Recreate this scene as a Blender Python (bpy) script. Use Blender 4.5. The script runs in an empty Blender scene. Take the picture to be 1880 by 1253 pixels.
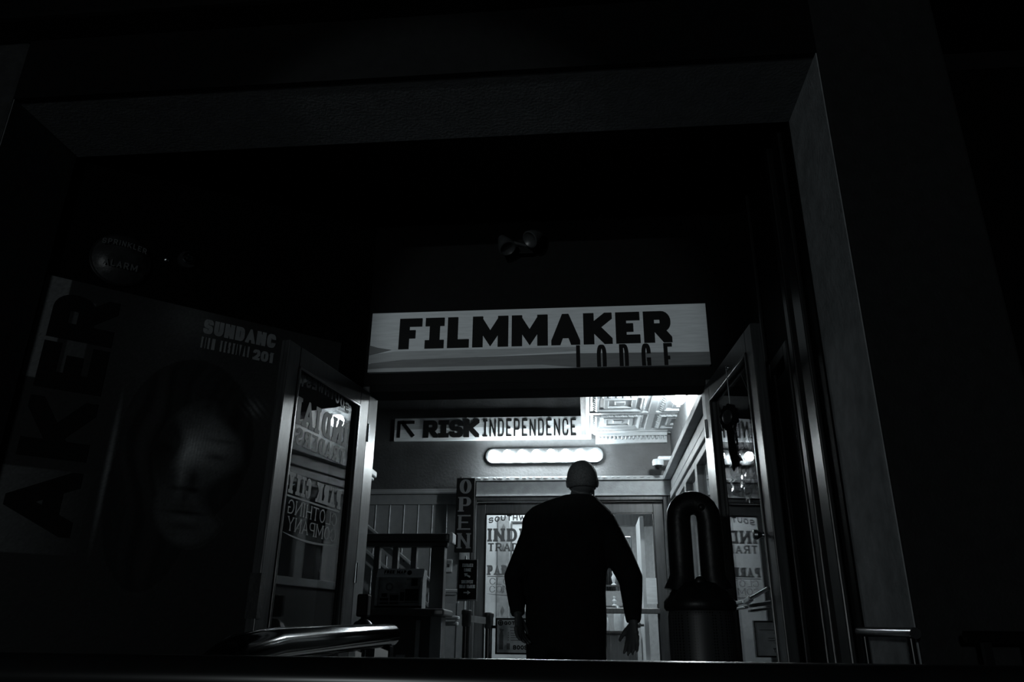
import bpy, bmesh, math, random
import numpy as np
from mathutils import Vector, Matrix
from math import sin, cos, pi, radians, sqrt, atan2

# ---------------------------------------------------------------- camera, world, lights
S = bpy.context.scene
COL = S.collection
F_PX, PSI, PIT, ROLL = 1400.0, radians(5.65), radians(21.6), radians(0.65)
CAM = np.array([0, 0, .82])
_fw = np.array([-sin(PSI)*cos(PIT), cos(PSI)*cos(PIT), sin(PIT)])
_r0 = np.array([cos(PSI), sin(PSI), 0]); _u0 = np.cross(_r0, _fw)
_R = _r0*cos(ROLL)+_u0*sin(ROLL); _U = -_r0*sin(ROLL)+_u0*cos(ROLL)
cd = bpy.data.cameras.new('camera'); cam = bpy.data.objects.new('camera', cd); COL.objects.link(cam)
cd.sensor_width = 36; cd.lens = F_PX/1880*36; cd.clip_start = .05
cam.matrix_world = Matrix(((_R[0], _U[0], -_fw[0], CAM[0]), (_R[1], _U[1], -_fw[1], CAM[1]), (_R[2], _U[2], -_fw[2], CAM[2]), (0, 0, 0, 1)))
S.camera = cam
S.view_settings.view_transform = 'Standard'; S.view_settings.look = 'None'
S.view_settings.exposure = 0.0; S.view_settings.gamma = 1.0; S.view_settings.use_curve_mapping = False
try:
    S.cycles.use_denoising = True; S.cycles.sample_clamp_indirect = 6
    S.cycles.max_bounces = 8; S.cycles.transparent_max_bounces = 16
except Exception: pass
w = bpy.data.worlds.new('night'); S.world = w; w.use_nodes = True
w.node_tree.nodes['Background'].inputs[0].default_value = (.85, .95, 1, 1)
w.node_tree.nodes['Background'].inputs[1].default_value = .0006
TINT = (.88, .97, 1.0)

def light(name, kind, loc, power, target=None, **kw):
    l = bpy.data.lights.new(name, kind); l.energy = power; l.color = TINT
    for k, v in kw.items(): setattr(l, k, v)
    o = bpy.data.objects.new(name, l); COL.objects.link(o); o.location = loc
    if target is not None:
        o.rotation_euler = (Vector(target)-Vector(loc)).to_track_quat('-Z', 'Y').to_euler()
    return o
# street lamp across the road, to the left behind the camera
light('street_lamp_light', 'SPOT', (-2.65, -7.5, 1.3), 230, (-.3, 4, 1.8), shadow_soft_size=.12, spot_size=radians(60), spot_blend=.6)
# added spot with no known lamp behind it, brightens the FILMMAKER sign
light('added_sign_spot', 'SPOT', (-3.2, -7.0, 2.7), 600, (-.26, 4, 2.46), shadow_soft_size=.05, spot_size=radians(10.8), spot_blend=.45)
# the shop's own ceiling light
light('shop_light', 'AREA', (-.5, 8.35, 2.9), 45, (-.5, 8.35, 0), size=.6)
light('shop_light', 'AREA', (.6, 9.9, 2.9), 110, (.6, 9.9, 0), size=1.2)
BULB_E = 110.0      # vanity bulbs
LAMP_E = 420.0     # ceiling bulb

# ---------------------------------------------------------------- helpers
def at(x, y, Y):
    r = _fw+_R*(x-940)/F_PX+_U*(626.5-y)/F_PX
    return Vector(CAM+r*Y/r[1])

def mat(name, g=.1, rough=.6, metal=0, noise=.15, scale=20, bump=0, bscale=60, tint=True, spec=.5, stretch=(1, 1, 1), coat=0):
    m = bpy.data.materials.new(name); m.use_nodes = True; nt = m.node_tree; b = nt.nodes['Principled BSDF']
    c = (g*.93, g*.985, g*1.02) if tint else (g, g, g)
    tc = nt.nodes.new('ShaderNodeTexCoord'); mp = nt.nodes.new('ShaderNodeMapping'); mp.inputs['Scale'].default_value = stretch
    nt.links.new(tc.outputs['Object'], mp.inputs[0])
    n = nt.nodes.new('ShaderNodeTexNoise'); n.inputs['Scale'].default_value = scale; n.inputs['Detail'].default_value = 6
    nt.links.new(mp.outputs[0], n.inputs['Vector'])
    r = nt.nodes.new('ShaderNodeValToRGB'); r.color_ramp.elements[0].position = .3; r.color_ramp.elements[1].position = .7
    r.color_ramp.elements[0].color = tuple(v*(1-noise) for v in c)+(1,); r.color_ramp.elements[1].color = tuple(min(1, v*(1+noise)) for v in c)+(1,)
    nt.links.new(n.outputs['Fac'], r.inputs[0]); nt.links.new(r.outputs[0], b.inputs['Base Color'])
    b.inputs['Roughness'].default_value = rough; b.inputs['Metallic'].default_value = metal
    b.inputs['Specular IOR Level'].default_value = spec; b.inputs['Coat Weight'].default_value = coat
    if bump:
        n2 = nt.nodes.new('ShaderNodeTexNoise'); n2.inputs['Scale'].default_value = bscale; n2.inputs['Detail'].default_value = 5
        nt.links.new(mp.outputs[0], n2.inputs['Vector'])
        bp = nt.nodes.new('ShaderNodeBump'); bp.inputs['Strength'].default_value = bump; bp.inputs['Distance'].default_value = .01
        nt.links.new(n2.outputs['Fac'], bp.inputs['Height']); nt.links.new(bp.outputs[0], b.inputs['Normal'])
    return m

def glass(name, refl=.9, tr=.93, ior=1.5, rough=0.0):
    m = bpy.data.materials.new(name); m.use_nodes = True; nt = m.node_tree; nt.nodes.clear()
    o = nt.nodes.new('ShaderNodeOutputMaterial'); t = nt.nodes.new('ShaderNodeBsdfTransparent'); g = nt.nodes.new('ShaderNodeBsdfGlossy')
    t.inputs[0].default_value = (tr, tr, tr, 1); g.inputs['Roughness'].default_value = rough
    g.inputs[0].default_value = (refl, refl, refl, 1)
    f = nt.nodes.new('ShaderNodeFresnel'); ge = nt.nodes.new('ShaderNodeNewGeometry'); ma = nt.nodes.new('ShaderNodeMath'); ma.operation = 'MULTIPLY_ADD'
    ma.inputs[1].default_value = 1/ior-ior; ma.inputs[2].default_value = ior; nt.links.new(ge.outputs['Backfacing'], ma.inputs[0]); nt.links.new(ma.outputs[0], f.inputs[0]); mx = nt.nodes.new('ShaderNodeMixShader')
    nt.links.new(f.outputs[0], mx.inputs[0]); nt.links.new(t.outputs[0], mx.inputs[1]); nt.links.new(g.outputs[0], mx.inputs[2])
    nt.links.new(mx.outputs[0], o.inputs[0]); return m

def emit(name, e, c=TINT):
    m = bpy.data.materials.new(name); m.use_nodes = True; b = m.node_tree.nodes['Principled BSDF']
    b.inputs['Base Color'].default_value = (.8, .8, .8, 1); b.inputs['Emission Color'].default_value = c+(1,)
    b.inputs['Emission Strength'].default_value = e; return m

class MB:
    def __init__(s): s.v = []; s.f = []
    def add(s, vs, fs):
        n = len(s.v); s.v += [tuple(v) for v in vs]; s.f += [tuple(i+n for i in f) for f in fs]; return s
    def box(s, x0, x1, y0, y1, z0, z1):
        return s.add([(x, y, z) for x in (x0, x1) for y in (y0, y1) for z in (z0, z1)],
                     [(0, 1, 3, 2), (4, 6, 7, 5), (0, 4, 5, 1), (2, 3, 7, 6), (0, 2, 6, 4), (1, 5, 7, 3)])
    def pbox(s, fr, a0, a1, b0, b1, c0, c1):
        "box in a frame fr = (origin, u, v, n)"
        o, u, v, n = fr
        return s.add([o+u*a+v*b+n*c for a in (a0, a1) for b in (b0, b1) for c in (c0, c1)],
                     [(0, 1, 3, 2), (4, 6, 7, 5), (0, 4, 5, 1), (2, 3, 7, 6), (0, 2, 6, 4), (1, 5, 7, 3)])
    def bar(s, p, q, w, d=None, up=(0, 0, 1)):
        p, q = Vector(p), Vector(q); a = (q-p).normalized(); up = Vector(up)
        sd = a.cross(up).normalized(); uu = sd.cross(a)
        return s.pbox((p, a, sd, uu), 0, (q-p).length, -w/2, w/2, -(d or w)/2, (d or w)/2)
    def prism(s, fr, pts, c0, c1):
        o, u, v, n = fr; k = len(pts)
        s.add([o+u*x+v*y+n*c0 for x, y in pts]+[o+u*x+v*y+n*c1 for x, y in pts],
              [tuple(range(k))[::-1], tuple(range(k, 2*k))]+[(i, (i+1) % k, k+(i+1) % k, k+i) for i in range(k)]); return s
    def tube(s, pts, rad, seg=12, caps=True, flat=None):
        pts = [Vector(p) for p in pts]; n = len(pts)
        if not hasattr(rad, '__len__'): rad = [rad]*n
        t = [(pts[min(i+1, n-1)]-pts[max(i-1, 0)]).normalized() for i in range(n)]
        ref = Vector((0, 0, 1)) if abs(t[0].z) < .9 else Vector((0, 1, 0))
        nn = (ref-t[0]*ref.dot(t[0])).normalized(); b0 = len(s.v); vs = []; fs = []
        for i in range(n):
            nn = (nn-t[i]*nn.dot(t[i])).normalized(); bb = t[i].cross(nn)
            r = rad[i]; ra, rb = (r if hasattr(r, '__len__') else (r, r))
            for k in range(seg):
                a = 2*pi*k/seg; vs.append(pts[i]+nn*cos(a)*ra+bb*sin(a)*rb)
        for i in range(n-1):
            for k in range(seg): fs.append((i*seg+k, i*seg+(k+1) % seg, (i+1)*seg+(k+1) % seg, (i+1)*seg+k))
        if caps: fs += [tuple(range(seg))[::-1], tuple(range((n-1)*seg, n*seg))]
        return s.add(vs, fs)
    def rings(s, rows, seg=28):
        "level oval rings: (centre, half width, half depth)"
        n = len(rows); vs = [(c[0]+a*cos(2*pi*k/seg), c[1]+b*sin(2*pi*k/seg), c[2]) for c, a, b in rows for k in range(seg)]
        fs = [(i*seg+k, i*seg+(k+1) % seg, (i+1)*seg+(k+1) % seg, (i+1)*seg+k) for i in range(n-1) for k in range(seg)]
        return s.add(vs, fs+[tuple(range(seg))[::-1], tuple(range((n-1)*seg, n*seg))])
    def cyl(s, p, q, r, seg=20, r2=None): return s.tube([p, q], [r, r if r2 is None else r2], seg)
    def lathe(s, c, prof, seg=32, sx=1, sy=1):
        vs = [(c[0]+r*cos(2*pi*k/seg)*sx, c[1]+r*sin(2*pi*k/seg)*sy, c[2]+z) for r, z in prof for k in range(seg)]
        n = len(prof); fs = [(i*seg+k, i*seg+(k+1) % seg, (i+1)*seg+(k+1) % seg, (i+1)*seg+k) for i in range(n-1) for k in range(seg)]
        fs += [tuple(range(seg))[::-1], tuple(range((n-1)*seg, n*seg))]
        return s.add(vs, fs)
    def ell(s, c, rx, ry, rz, seg=20, rings=12, rot=None):
        vs = []; c = Vector(c)
        for i in range(rings+1):
            th = pi*i/rings
            for k in range(seg):
                a = 2*pi*k/seg; v = Vector((rx*sin(th)*cos(a), ry*sin(th)*sin(a), rz*cos(th)))
                if rot is not None: v = rot @ v
                vs.append(c+v)
        fs = [(i*seg+k, (i+1)*seg+k, (i+1)*seg+(k+1) % seg, i*seg+(k+1) % seg) for i in range(rings) for k in range(seg)]
        return s.add(vs, fs)
    def build(s, name, m, parent=None, smooth=False, bevel=0, loc=None, merge=False):
        off = Vector(OFF.get(parent.name, (0, 0, 0))) if parent else Vector(loc or (0, 0, 0))
        me = bpy.data.meshes.new(name); me.from_pydata([tuple(Vector(v)-off) for v in s.v], [], s.f)
        b = bmesh.new(); b.from_mesh(me)
        if smooth or merge: bmesh.ops.remove_doubles(b, verts=b.verts, dist=1e-5)
        bmesh.ops.recalc_face_normals(b, faces=b.faces); b.to_mesh(me); b.free()
        me.materials.append(m)
        if smooth:
            for p in me.polygons: p.use_smooth = True
            try: me.set_sharp_from_angle(angle=radians(40))
            except Exception: pass
        o = bpy.data.objects.new(name, me); COL.objects.link(o)
        if parent: o.parent = parent
        else: o.location = off
        OFF[o.name] = tuple(off)
        if bevel:
            md = o.modifiers.new('bevel', 'BEVEL'); md.width = bevel; md.segments = 2; md.limit_method = 'ANGLE'
        return o
OFF = {}
def tag(o, label=None, cat=None, group=None, kind=None):
    for k, v in (('label', label), ('category', cat), ('group', group), ('kind', kind)):
        if v: o[k] = v
    return o
def thing(name, loc, label=None, cat=None, group=None, kind=None):
    o = bpy.data.objects.new(name, None); o.empty_display_size = .05; COL.objects.link(o); o.location = loc; OFF[o.name] = tuple(loc)
    return tag(o, label, cat, group, kind)
def struct(mb, name, m, **k): return tag(mb.build(name, m, **k), kind='structure')
V = Vector
def frame(o, u, v=(0, 0, 1)):
    u = V(u).normalized(); v = V(v).normalized(); return (V(o), u, v, u.cross(v))

# ---------------------------------------------------------------- lettering: ribbon strokes with an elliptical pen
def arcr(pts, r, closed=False, skip=(), n=7):
    "round the corners of a polyline"
    P = [np.array(p, float) for p in pts]; out = []; N = len(P)
    for i in range(N):
        if not closed and i in (0, N-1): out.append(tuple(P[i])); continue
        if i in skip: out.append(tuple(P[i])); continue
        A, B, D = P[i-1], P[i], P[(i+1) % N]
        la, lb = np.linalg.norm(A-B), np.linalg.norm(D-B)
        fa = la*(.5 if (closed or i-1 > 0) else .98); fb = lb*(.5 if (closed or i+1 < N-1) else .98)
        a = B+(A-B)/la*min(r, fa); b = B+(D-B)/lb*min(r, fb)
        for k in range(n):
            t = k/(n-1); k1 = .1
            c_ = tuple((1-t)**3*a+3*(1-t)**2*t*(a+(B-a)*.56)+3*(1-t)*t*t*(b+(B-b)*.56)+t**3*b)
            if not out or abs(c_[0]-out[-1][0])+abs(c_[1]-out[-1][1]) > 1e-4: out.append(c_)
    if closed and abs(out[0][0]-out[-1][0])+abs(out[0][1]-out[-1][1]) < 1e-4: out.pop()
    return out
def glyph(c, r, slab=False):
    G = {
     'A': (1.1, [[(0, 0), (.5, 1), (1, 0)], [(.2, .3), (.8, .3)]]),
     'B': (1, [[(0, 0), (0, 1)], arcr([(0, 1), (.93, 1), (.93, .52), (0, .52)], r*.6), arcr([(0, .52), (1, .52), (1, 0), (0, 0)], r*.6)]),
     'C': (1, [arcr([(1, .66), (1, 1), (0, 1), (0, 0), (1, 0), (1, .34)], r)]),
     'D': (1, [[(0, 0), (0, 1)], arcr([(0, 1), (1, 1), (1, 0), (0, 0)], r)]),
     'E': (.92, [[(0, 0), (0, 1)], [(0, 1), (1, 1)], [(0, .5), (.9, .5)], [(0, 0), (1, 0)]]),
     'F': (.9, [[(0, 0), (0, 1)], [(0, 1), (1, 1)], [(0, .47), (.9, .47)]]),
     'G': (1, [arcr([(1, .68), (1, 1), (0, 1), (0, 0), (1, 0), (1, .45)], r, skip=(4,)), [(1, .45), (.6, .45)]]),
     'H': (1, [[(0, 0), (0, 1)], [(1, 0), (1, 1)], [(0, .5), (1, .5)]]),
     'I': (.75 if slab else .3, [[(.5, 0), (.5, 1)]]+([[(0, 0), (1, 0)], [(0, 1), (1, 1)]] if slab else [])),
     'K': (1.1, [[(0, 0), (0, 1)], [(.05, .42), (1, 1)], [(.3, .58), (1, 0)]]),
     'L': (.85, [[(0, 0), (0, 1)], [(0, 0), (1, 0)]]),
     'M': (1.4, [[(0, 0), (0, 1)], [(1, 0), (1, 1)], [(.03, 1), (.5, .2), (.97, 1)]]),
     'N': (1.05, [[(0, 0), (0, 1)], [(1, 0), (1, 1)], [(0, 1), (1, 0)]]),
     'O': (1.05, [arcr([(0, 0), (0, 1), (1, 1), (1, 0)], r, True)+['c']]),
     'P': (1, [[(0, 0), (0, 1)], arcr([(0, 1), (1, 1), (1, .42), (0, .42)], r*.7)]),
     'R': (1.05, [[(0, 0), (0, 1)], arcr([(0, 1), (.96, 1), (.96, .46), (0, .46)], r*.7), [(.5, .46), (1, 0)]]),
     'S': (1, [arcr([(1, .7), (1, 1), (0, 1), (0, .52), (1, .48), (1, 0), (0, 0), (0, .3)], r*.6)]),
     'T': (1, [[(.5, 0), (.5, 1)], [(0, 1), (1, 1)]]),
     'U': (1, [arcr([(0, 1), (0, 0), (1, 0), (1, 1)], r)]),
     'V': (1.05, [[(0, 1), (.5, 0), (1, 1)]]),
     'W': (1.4, [[(0, 1), (.25, 0), (.5, .9), (.75, 0), (1, 1)]]),
     'Y': (1.05, [[(0, 1), (.5, .45), (1, 1)], [(.5, .48), (.5, 0)]]),
     '0': (1, [arcr([(0, 0), (0, 1), (1, 1), (1, 0)], r, True)+['c']]),
     '1': (.6, [[(.6, 0), (.6, 1)], [(0, .75), (.6, 1)]]),
     '2': (.95, [arcr([(0, .7), (0, 1), (1, 1), (1, .5), (0, 0)], r*.7, skip=(3,)), [(0, 0), (1, 0)]]),
     '?': (.9, [arcr([(0, .7), (0, 1), (1, 1), (1, .5), (.5, .4), (.5, .27)], r*.6), [(.5, 0), (.5, .02)]]),
     ' ': (.6, []),
    }
    return G[c]
def clip(poly, x0, x1, y0, y1):
    for ax, lim, sg in ((0, x0, 1), (0, x1, -1), (1, y0, 1), (1, y1, -1)):
        out = []
        for i in range(len(poly)):
            a, b = poly[i-1], poly[i]; da, db = (a[ax]-lim)*sg, (b[ax]-lim)*sg
            if (da >= 0) != (db >= 0): t = da/(da-db); out.append((a[0]+(b[0]-a[0])*t, a[1]+(b[1]-a[1])*t))
            if db >= 0: out.append(b)
        poly = out
        if len(poly) < 3: return []
    return poly
def word(mb, text, fr, width, h, px=.1, py=None, r=.5, gap=.18, slab=False, serif=0, c0=0, c1=.003, bend=None, cliph=None):
    """px, py: pen half thickness as a share of the letter height; gap: share of height; bend(x) lifts the letters"""
    py = px if py is None else py; px *= h; py *= h
    ws = [glyph(c, r, slab)[0] for c in text]; gp = gap*h
    W0 = (width-gp*(len(text)-1))/sum(ws); x = 0
    for c, wf in zip(text, ws):
        w_ = W0*wf; ix, iy = max(w_-2*px, .001), h-2*py
        if c == 'I' and not slab: ix = max(w_-2*px, 0)
        for st in glyph(c, r, slab)[1]:
            cl = st[-1] == 'c'; P = [np.array((px+p[0]*ix, py+p[1]*iy)) for p in (st[:-1] if cl else st)]
            if c == 'I' and not slab: P = [np.array((w_/2, p[1])) for p in P]
            raw = st; n = len(P)
            if not cl:
                for e, nb in ((0, 1), (n-1, n-2)):
                    q = raw[e]
                    if (q[1] in (0, 1) and c not in 'CGS2') or (q[0] in (0, 1) and abs(P[e][1]-P[nb][1]) < 1e-6):
                        d = P[e]-P[nb]; d /= np.linalg.norm(d); P[e] = P[e]+d*2.2*max(px, py)
                    if serif and q[1] in (0, 1) and abs(P[e][1]-P[nb][1]) > 1e-4 and c in 'AFHIKMNPRTYLDEBUVW':
                        cx = px+q[0]*ix if c != 'I' else w_/2; yy = 0 if q[1] == 0 else h-1.6*py
                        sq = [(cx-px-serif*h, yy), (cx+px+serif*h, yy), (cx+px+serif*h, yy+1.6*py), (cx-px-serif*h, yy+1.6*py)]
                        _put(mb, sq, x, fr, c0, c1, bend)
            L_, R_ = [], []
            for i in range(n):
                if cl: a, b = P[i]-P[i-1], P[(i+1) % n]-P[i]
                else: a = P[i]-P[i-1] if i else P[1]-P[0]; b = P[i+1]-P[i] if i < n-1 else P[-1]-P[-2]
                a = a/(np.linalg.norm(a)+1e-9); b = b/(np.linalg.norm(b)+1e-9)
                na, nb_ = np.array((-a[1], a[0])), np.array((-b[1], b[0])); m_ = na+nb_; ml = np.linalg.norm(m_)
                m_ = m_/ml if ml > 1e-6 else na; k = 1/max(.35, m_@na)
                off = np.array((m_[0]*px*k, m_[1]*py*k)); L_.append(P[i]+off); R_.append(P[i]-off)
            for i in range(n if cl else n-1):
                j = (i+1) % n
                q = clip([tuple(L_[i]), tuple(L_[j]), tuple(R_[j]), tuple(R_[i])], -1e-6, w_+1e-6, 0, h)
                if cliph is not None and q: q = clip(q, -9, 9, cliph, 9)
                if len(q) > 2: _put(mb, q, x, fr, c0, c1, bend)
        x += w_+gp
    return mb
def _put(mb, q, x, fr, c0, c1, bend):
    pts = [(a+x, b+(bend(a+x) if bend else 0)) for a, b in q]
    mb.lay = getattr(mb, 'lay', 0)+1; mb.prism(fr, pts, c0, c1+3e-5*(mb.lay % 23))

# ---------------------------------------------------------------- materials
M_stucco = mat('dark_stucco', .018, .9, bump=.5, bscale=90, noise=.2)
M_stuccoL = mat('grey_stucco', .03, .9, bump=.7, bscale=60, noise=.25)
M_soffit = mat('soffit_paint', .16, .8, noise=.15, bump=.3, bscale=70)  # underside and reveal lighter: light from below put into the colour
M_fascia = mat('fascia_with_painted_shade', .006, .8, spec=.1)  # near black front: its lack of light put into the colour
M_black = mat('black_paint', .003, .6, noise=.2, spec=.08)
M_gloss = mat('glossy_dark_wood', .012, .3, noise=.3, scale=8, stretch=(6, 6, .5), bump=.05, bscale=30, spec=1)
M_doorw = mat('varnished_door_wood', .06, .32, noise=.35, scale=10, stretch=(8, 8, .4), bump=.08, bscale=30, spec=.5)
M_inwall = mat('textured_dark_wall', .055, .55, noise=.25, scale=5, bump=.35, bscale=35)
M_bead = mat('grey_painted_boards', .24, .5, noise=.08)
M_trim = mat('pale_painted_trim', .34, .5, noise=.15, scale=12, bump=.15, bscale=50)
M_trimdk = mat('brown_grey_frame', .075, .4, noise=.3, scale=9, stretch=(5, 5, .5))
M_white = mat('white_paint', .75, .4, noise=.04)
M_ceil = mat('white_pressed_tin', .48, .35, noise=.06, spec=.3)
M_signw = mat('sign_white_print', .72, .55, noise=.10, scale=14, stretch=(.6, 1, 6), bump=.05)
M_signg = mat('sign_grey_print', .42, .55, noise=.10, scale=14, stretch=(.6, 1, 6))
M_signd = mat('sign_dark_grey_print', .17, .55, noise=.12, scale=14, stretch=(.6, 1, 6))
M_ink = mat('black_ink', .006, .7, noise=.1, spec=.15)
M_metal = mat('black_railing_enamel', .012, .26, noise=.2, spec=.45)
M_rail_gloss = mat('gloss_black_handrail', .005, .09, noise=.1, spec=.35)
M_rail_lit = mat('black_handrail_lit_tone', .05, .22, noise=.2, spec=.8)  # lighter copy of the black rail, light on it put into the colour
M_chrome = mat('brushed_metal', .5, .3, metal=1, noise=.1)
M_dkmetal = mat('dark_cast_metal', .03, .4, noise=.3, bump=.2, bscale=40)
M_floor = mat('dark_floor_boards', .05, .5, noise=.3, scale=6)
M_shirt = mat('black_shirt_cloth', .012, .9, noise=.2, bump=.4, bscale=120, spec=.15)
M_pants = mat('dark_trouser_cloth', .012, .9, noise=.2, spec=.15)
M_skin = mat('skin', .09, .55, noise=.08, scale=15)
M_hair = mat('short_grey_hair', .08, .7, noise=.35, scale=120, bump=.4, bscale=200)
M_glass = glass('door_glass', ior=1.75)
M_glass2 = glass('window_glass')
M_letter = mat('grey_vinyl_lettering', .30, .6, noise=.05)
M_bulb = emit('lit_bulb', BULB_E); M_lamp = emit('lit_ceiling_bulb', LAMP_E)
M_plastic = mat('clear_grey_plastic', .5, .25, noise=.1)

# ---------------------------------------------------------------- setting: street front
struct(MB().box(-7, 7, -9, 1.0, -.75, -.7), 'floor_street', mat('asphalt', .03, .9, bump=.4))
struct(MB().box(-5, 4, 1.0, 12.2, -.08, 0), 'floor', M_floor)
XR, XL, YF, YB, ZS = .962, -2.47, 2.51, 2.95, 3.03
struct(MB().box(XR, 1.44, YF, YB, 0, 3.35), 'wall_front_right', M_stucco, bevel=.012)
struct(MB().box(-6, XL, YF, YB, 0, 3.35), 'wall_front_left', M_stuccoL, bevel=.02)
struct(MB().box(XL, XR, YF, YB, ZS+.03, 3.35), 'wall_front_beam', M_fascia)
struct(MB().box(XL, XR-.0, YF, YF+.03, ZS-.002, ZS+.03), 'trim_15', M_fascia)
struct(MB().box(XL, XR, YF+.03, YB, ZS, ZS+.03), 'trim_1', M_soffit)
struct(MB().box(XR-.004, XR, YF+.004, YB, 0, ZS), 'trim_13', mat('pale_reveal_plaster', .42, .8, noise=.2, scale=14, bump=.35, bscale=60))  # paler than the pier: light on its inner face put into the colour
struct(MB().box(XL, XL+.004, YF+.004, YB, 0, ZS), 'trim_14', M_soffit)
m = MB()
for k in range(-6, 8): m.box(k*.62+.01, k*.62+.61, YF-.05, YB, 3.46, 5.6)
struct(m, 'wall_front_upper', M_fascia, bevel=.004)
struct(MB().box(-6, 4, YF-.14, YB, 3.35, 3.46), 'trim_2', M_fascia, bevel=.02)
m = MB().box(1.44, 4.0, YB+.1, YB+.25, 0, 3.35)
struct(m, 'wall_right', M_black)
# recess: ceiling, splayed wall, side wall, wall over the doors
struct(MB().box(-3, 1.5, YB, 4.35, 3.3, 3.36), 'ceiling_porch', M_black)
YD = 4.05; A0, B0 = V((-2.53, 2.95, 0)), V((-1.25, 4.05, 0)); su = (B0-A0).normalized(); SL = (B0-A0).length
WL = frame(A0, su)          # n points out to the street
struct(MB().pbox(WL, 0, SL, 0, 3.3, -.12, 0), 'wall_left', M_black)
struct(MB().box(.95, 1.07, YB, YD+.15, 0, 3.3), 'wall_side', M_black)
m = MB().box(-1.42, 1.0, YD, YD+.14, 2.17, 3.3).box(-1.42, -1.24, YD, YD+.14, 0, 2.17).box(.70, 1.0, YD, YD+.14, 0, 2.17)
struct(m, 'wall_entrance', M_black)
m = MB().box(-1.25, -1.205, YD-.02, YD+.16, 0, 2.17).box(.665, .71, YD-.02, YD+.16, 0, 2.17)
struct(m, 'trim_3', M_doorw, bevel=.006)
struct(MB().box(-1.205, .665, YD-.01, YD+.16, 2.135, 2.18), 'trim_16', M_fascia, bevel=.006)
# glossy panelling on the side wall of the recess
fs = frame((.95, YD, 0), (0, -1, 0)); fs = (fs[0], fs[1], V((0, 0, 1)), V((-1, 0, 0)))
m = MB().pbox(fs, .33, .39, .1, 2.12, 0, .03).pbox(fs, .66, .72, .1, 2.12, 0, .03).pbox(fs, .39, .66, 2.06, 2.12, 0, .03).pbox(fs, .39, .66, .1, .2, 0, .03)
m.pbox(fs, .42, .63, .24, 2.02, 0, .012)
m.pbox(fs, .78, .84, 0, 3.2, 0, .035).pbox(fs, .88, 1.0, 0, 3.2, 0, .022).pbox(fs, .05, .27, .1, 3.2, 0, .02)
struct(m, 'trim_4', M_gloss, bevel=.008)

# ---------------------------------------------------------------- setting: vestibule
YW = 7.8; XW = .88; ZC = 2.86; XC = .03
struct(MB().box(-4.2, -1.16, YW, YW+.12, 0, 5.4).box(-1.16, .80, YW, YW+.12, 2.2, 5.4).box(.80, 1.0, YW, YW+.12, 0, 5.4), 'wall_back', M_inwall)
struct(MB().box(-4.3, -4.2, YD, YW+.12, 0, 5.4), 'wall_stair_side', M_inwall)
struct(MB().box(-4.2, -1.42, YD, YD+.12, 0, 5.4).box(-1.42, XC, YD+.14, YD+.2, 2.5, 5.4), 'wall_over_entrance', M_inwall)
struct(MB().box(-4.2, XC, YD, YW+.12, 5.4, 5.5), 'ceiling_stairwell', M_black)
struct(MB().box(XC-.06, XC-.012, YD+.2, YW, ZC-.02, 5.4), 'wall_stairwell_right', M_inwall)
struct(MB().box(XW, XW+.12, YD+.14, YW, 0, 1.25).box(XW, XW+.12, YD+.14, YW, 2.2, ZC+.1)
       .box(XW, XW+.12, 7.45, YW, 1.25, 2.2).box(XW, XW+.12, YD+.14, 4.6, 1.25, 2.2), 'wall_right_inner', M_inwall)
# pressed-tin ceiling: one relief surface of coffers
nx, ny = 86, 300; x0, x1, y0, y1 = XC, XW, YD+.14, YW; xs = np.linspace(x0, x1, nx); ys = np.linspace(y0, y1, ny)
def tin(x, y):
    u = ((x-.02) % .62)/.62; v = ((y-y1+.15) % .62)/.62; d = min(u, 1-u, v, 1-v)
    z = .012*(1 if d < .06 else 0)+.022*max(0, cos(min(1, abs(d-.16)/.05)*pi)+1)/2
    z += .014*(1 if .26 < d < .33 else 0)+.010*(1 if d > .42 else 0)
    z += .008*(sin(u*60)*sin(v*60) > .3)*(.1 < d < .14)
    return z
vs = [(x, y, ZC-tin(x, y)) for y in ys for x in xs]; fc = [(j*nx+i, j*nx+i+1, (j+1)*nx+i+1, (j+1)*nx+i) for j in range(ny-1) for i in range(nx-1)]
m = MB(); m.add(vs, fc); struct(m, 'ceiling', M_ceil)
m = MB().box(XC-.012, XC+.012, YD+.2, YW, ZC-.04, ZC+.1)          # edge bead along the stairwell
m.box(.115, .84, YW-.16, YW, ZC-.02, ZC).box(.115, .84, YW-.05, YW, ZC-.115, ZC-.02).box(.115, .84, YW-.10, YW, ZC-.05, ZC-.02)
for k in range(18): m.ell((.15+k*.039, YW-.06, ZC-.062), .014, .022, .022, 8, 6)
struct(m, 'trim_5', M_ceil)
# cornice and trims of the right inner wall
m = MB().box(XW-.10, XW, YD+.2, YW, 2.36, 2.42).box(XW-.03, XW, YD+.2, YW, 2.26, 2.36)
struct(m, 'trim_6', M_trim, bevel=.006)
m = MB().box(XW-.045, XW, YD+.2, YW, 2.17, 2.235)
struct(m, 'trim_7', M_trim, bevel=.006)
# windows in the right inner wall
for i, (ya, yb) in enumerate(((4.6, 5.3), (5.3, 6.0), (6.0, 6.72), (6.72, 7.45))):
    m = MB().box(XW-.025, XW+.03, ya, ya+.055, 1.25, 2.17).box(XW-.025, XW+.03, yb-.055, yb, 1.25, 2.17).box(XW-.025, XW+.03, ya+.055, yb-.055, 2.11, 2.17).box(XW-.025, XW+.03, ya+.055, yb-.055, 1.25, 1.32)
    wf = struct(m, f'window_{i+1}', M_trim, bevel=.005)
    MB().box(XW+.01, XW+.014, ya+.05, yb-.05, 1.3, 2.12).build('window_pane', M_glass2, wf)
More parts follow.
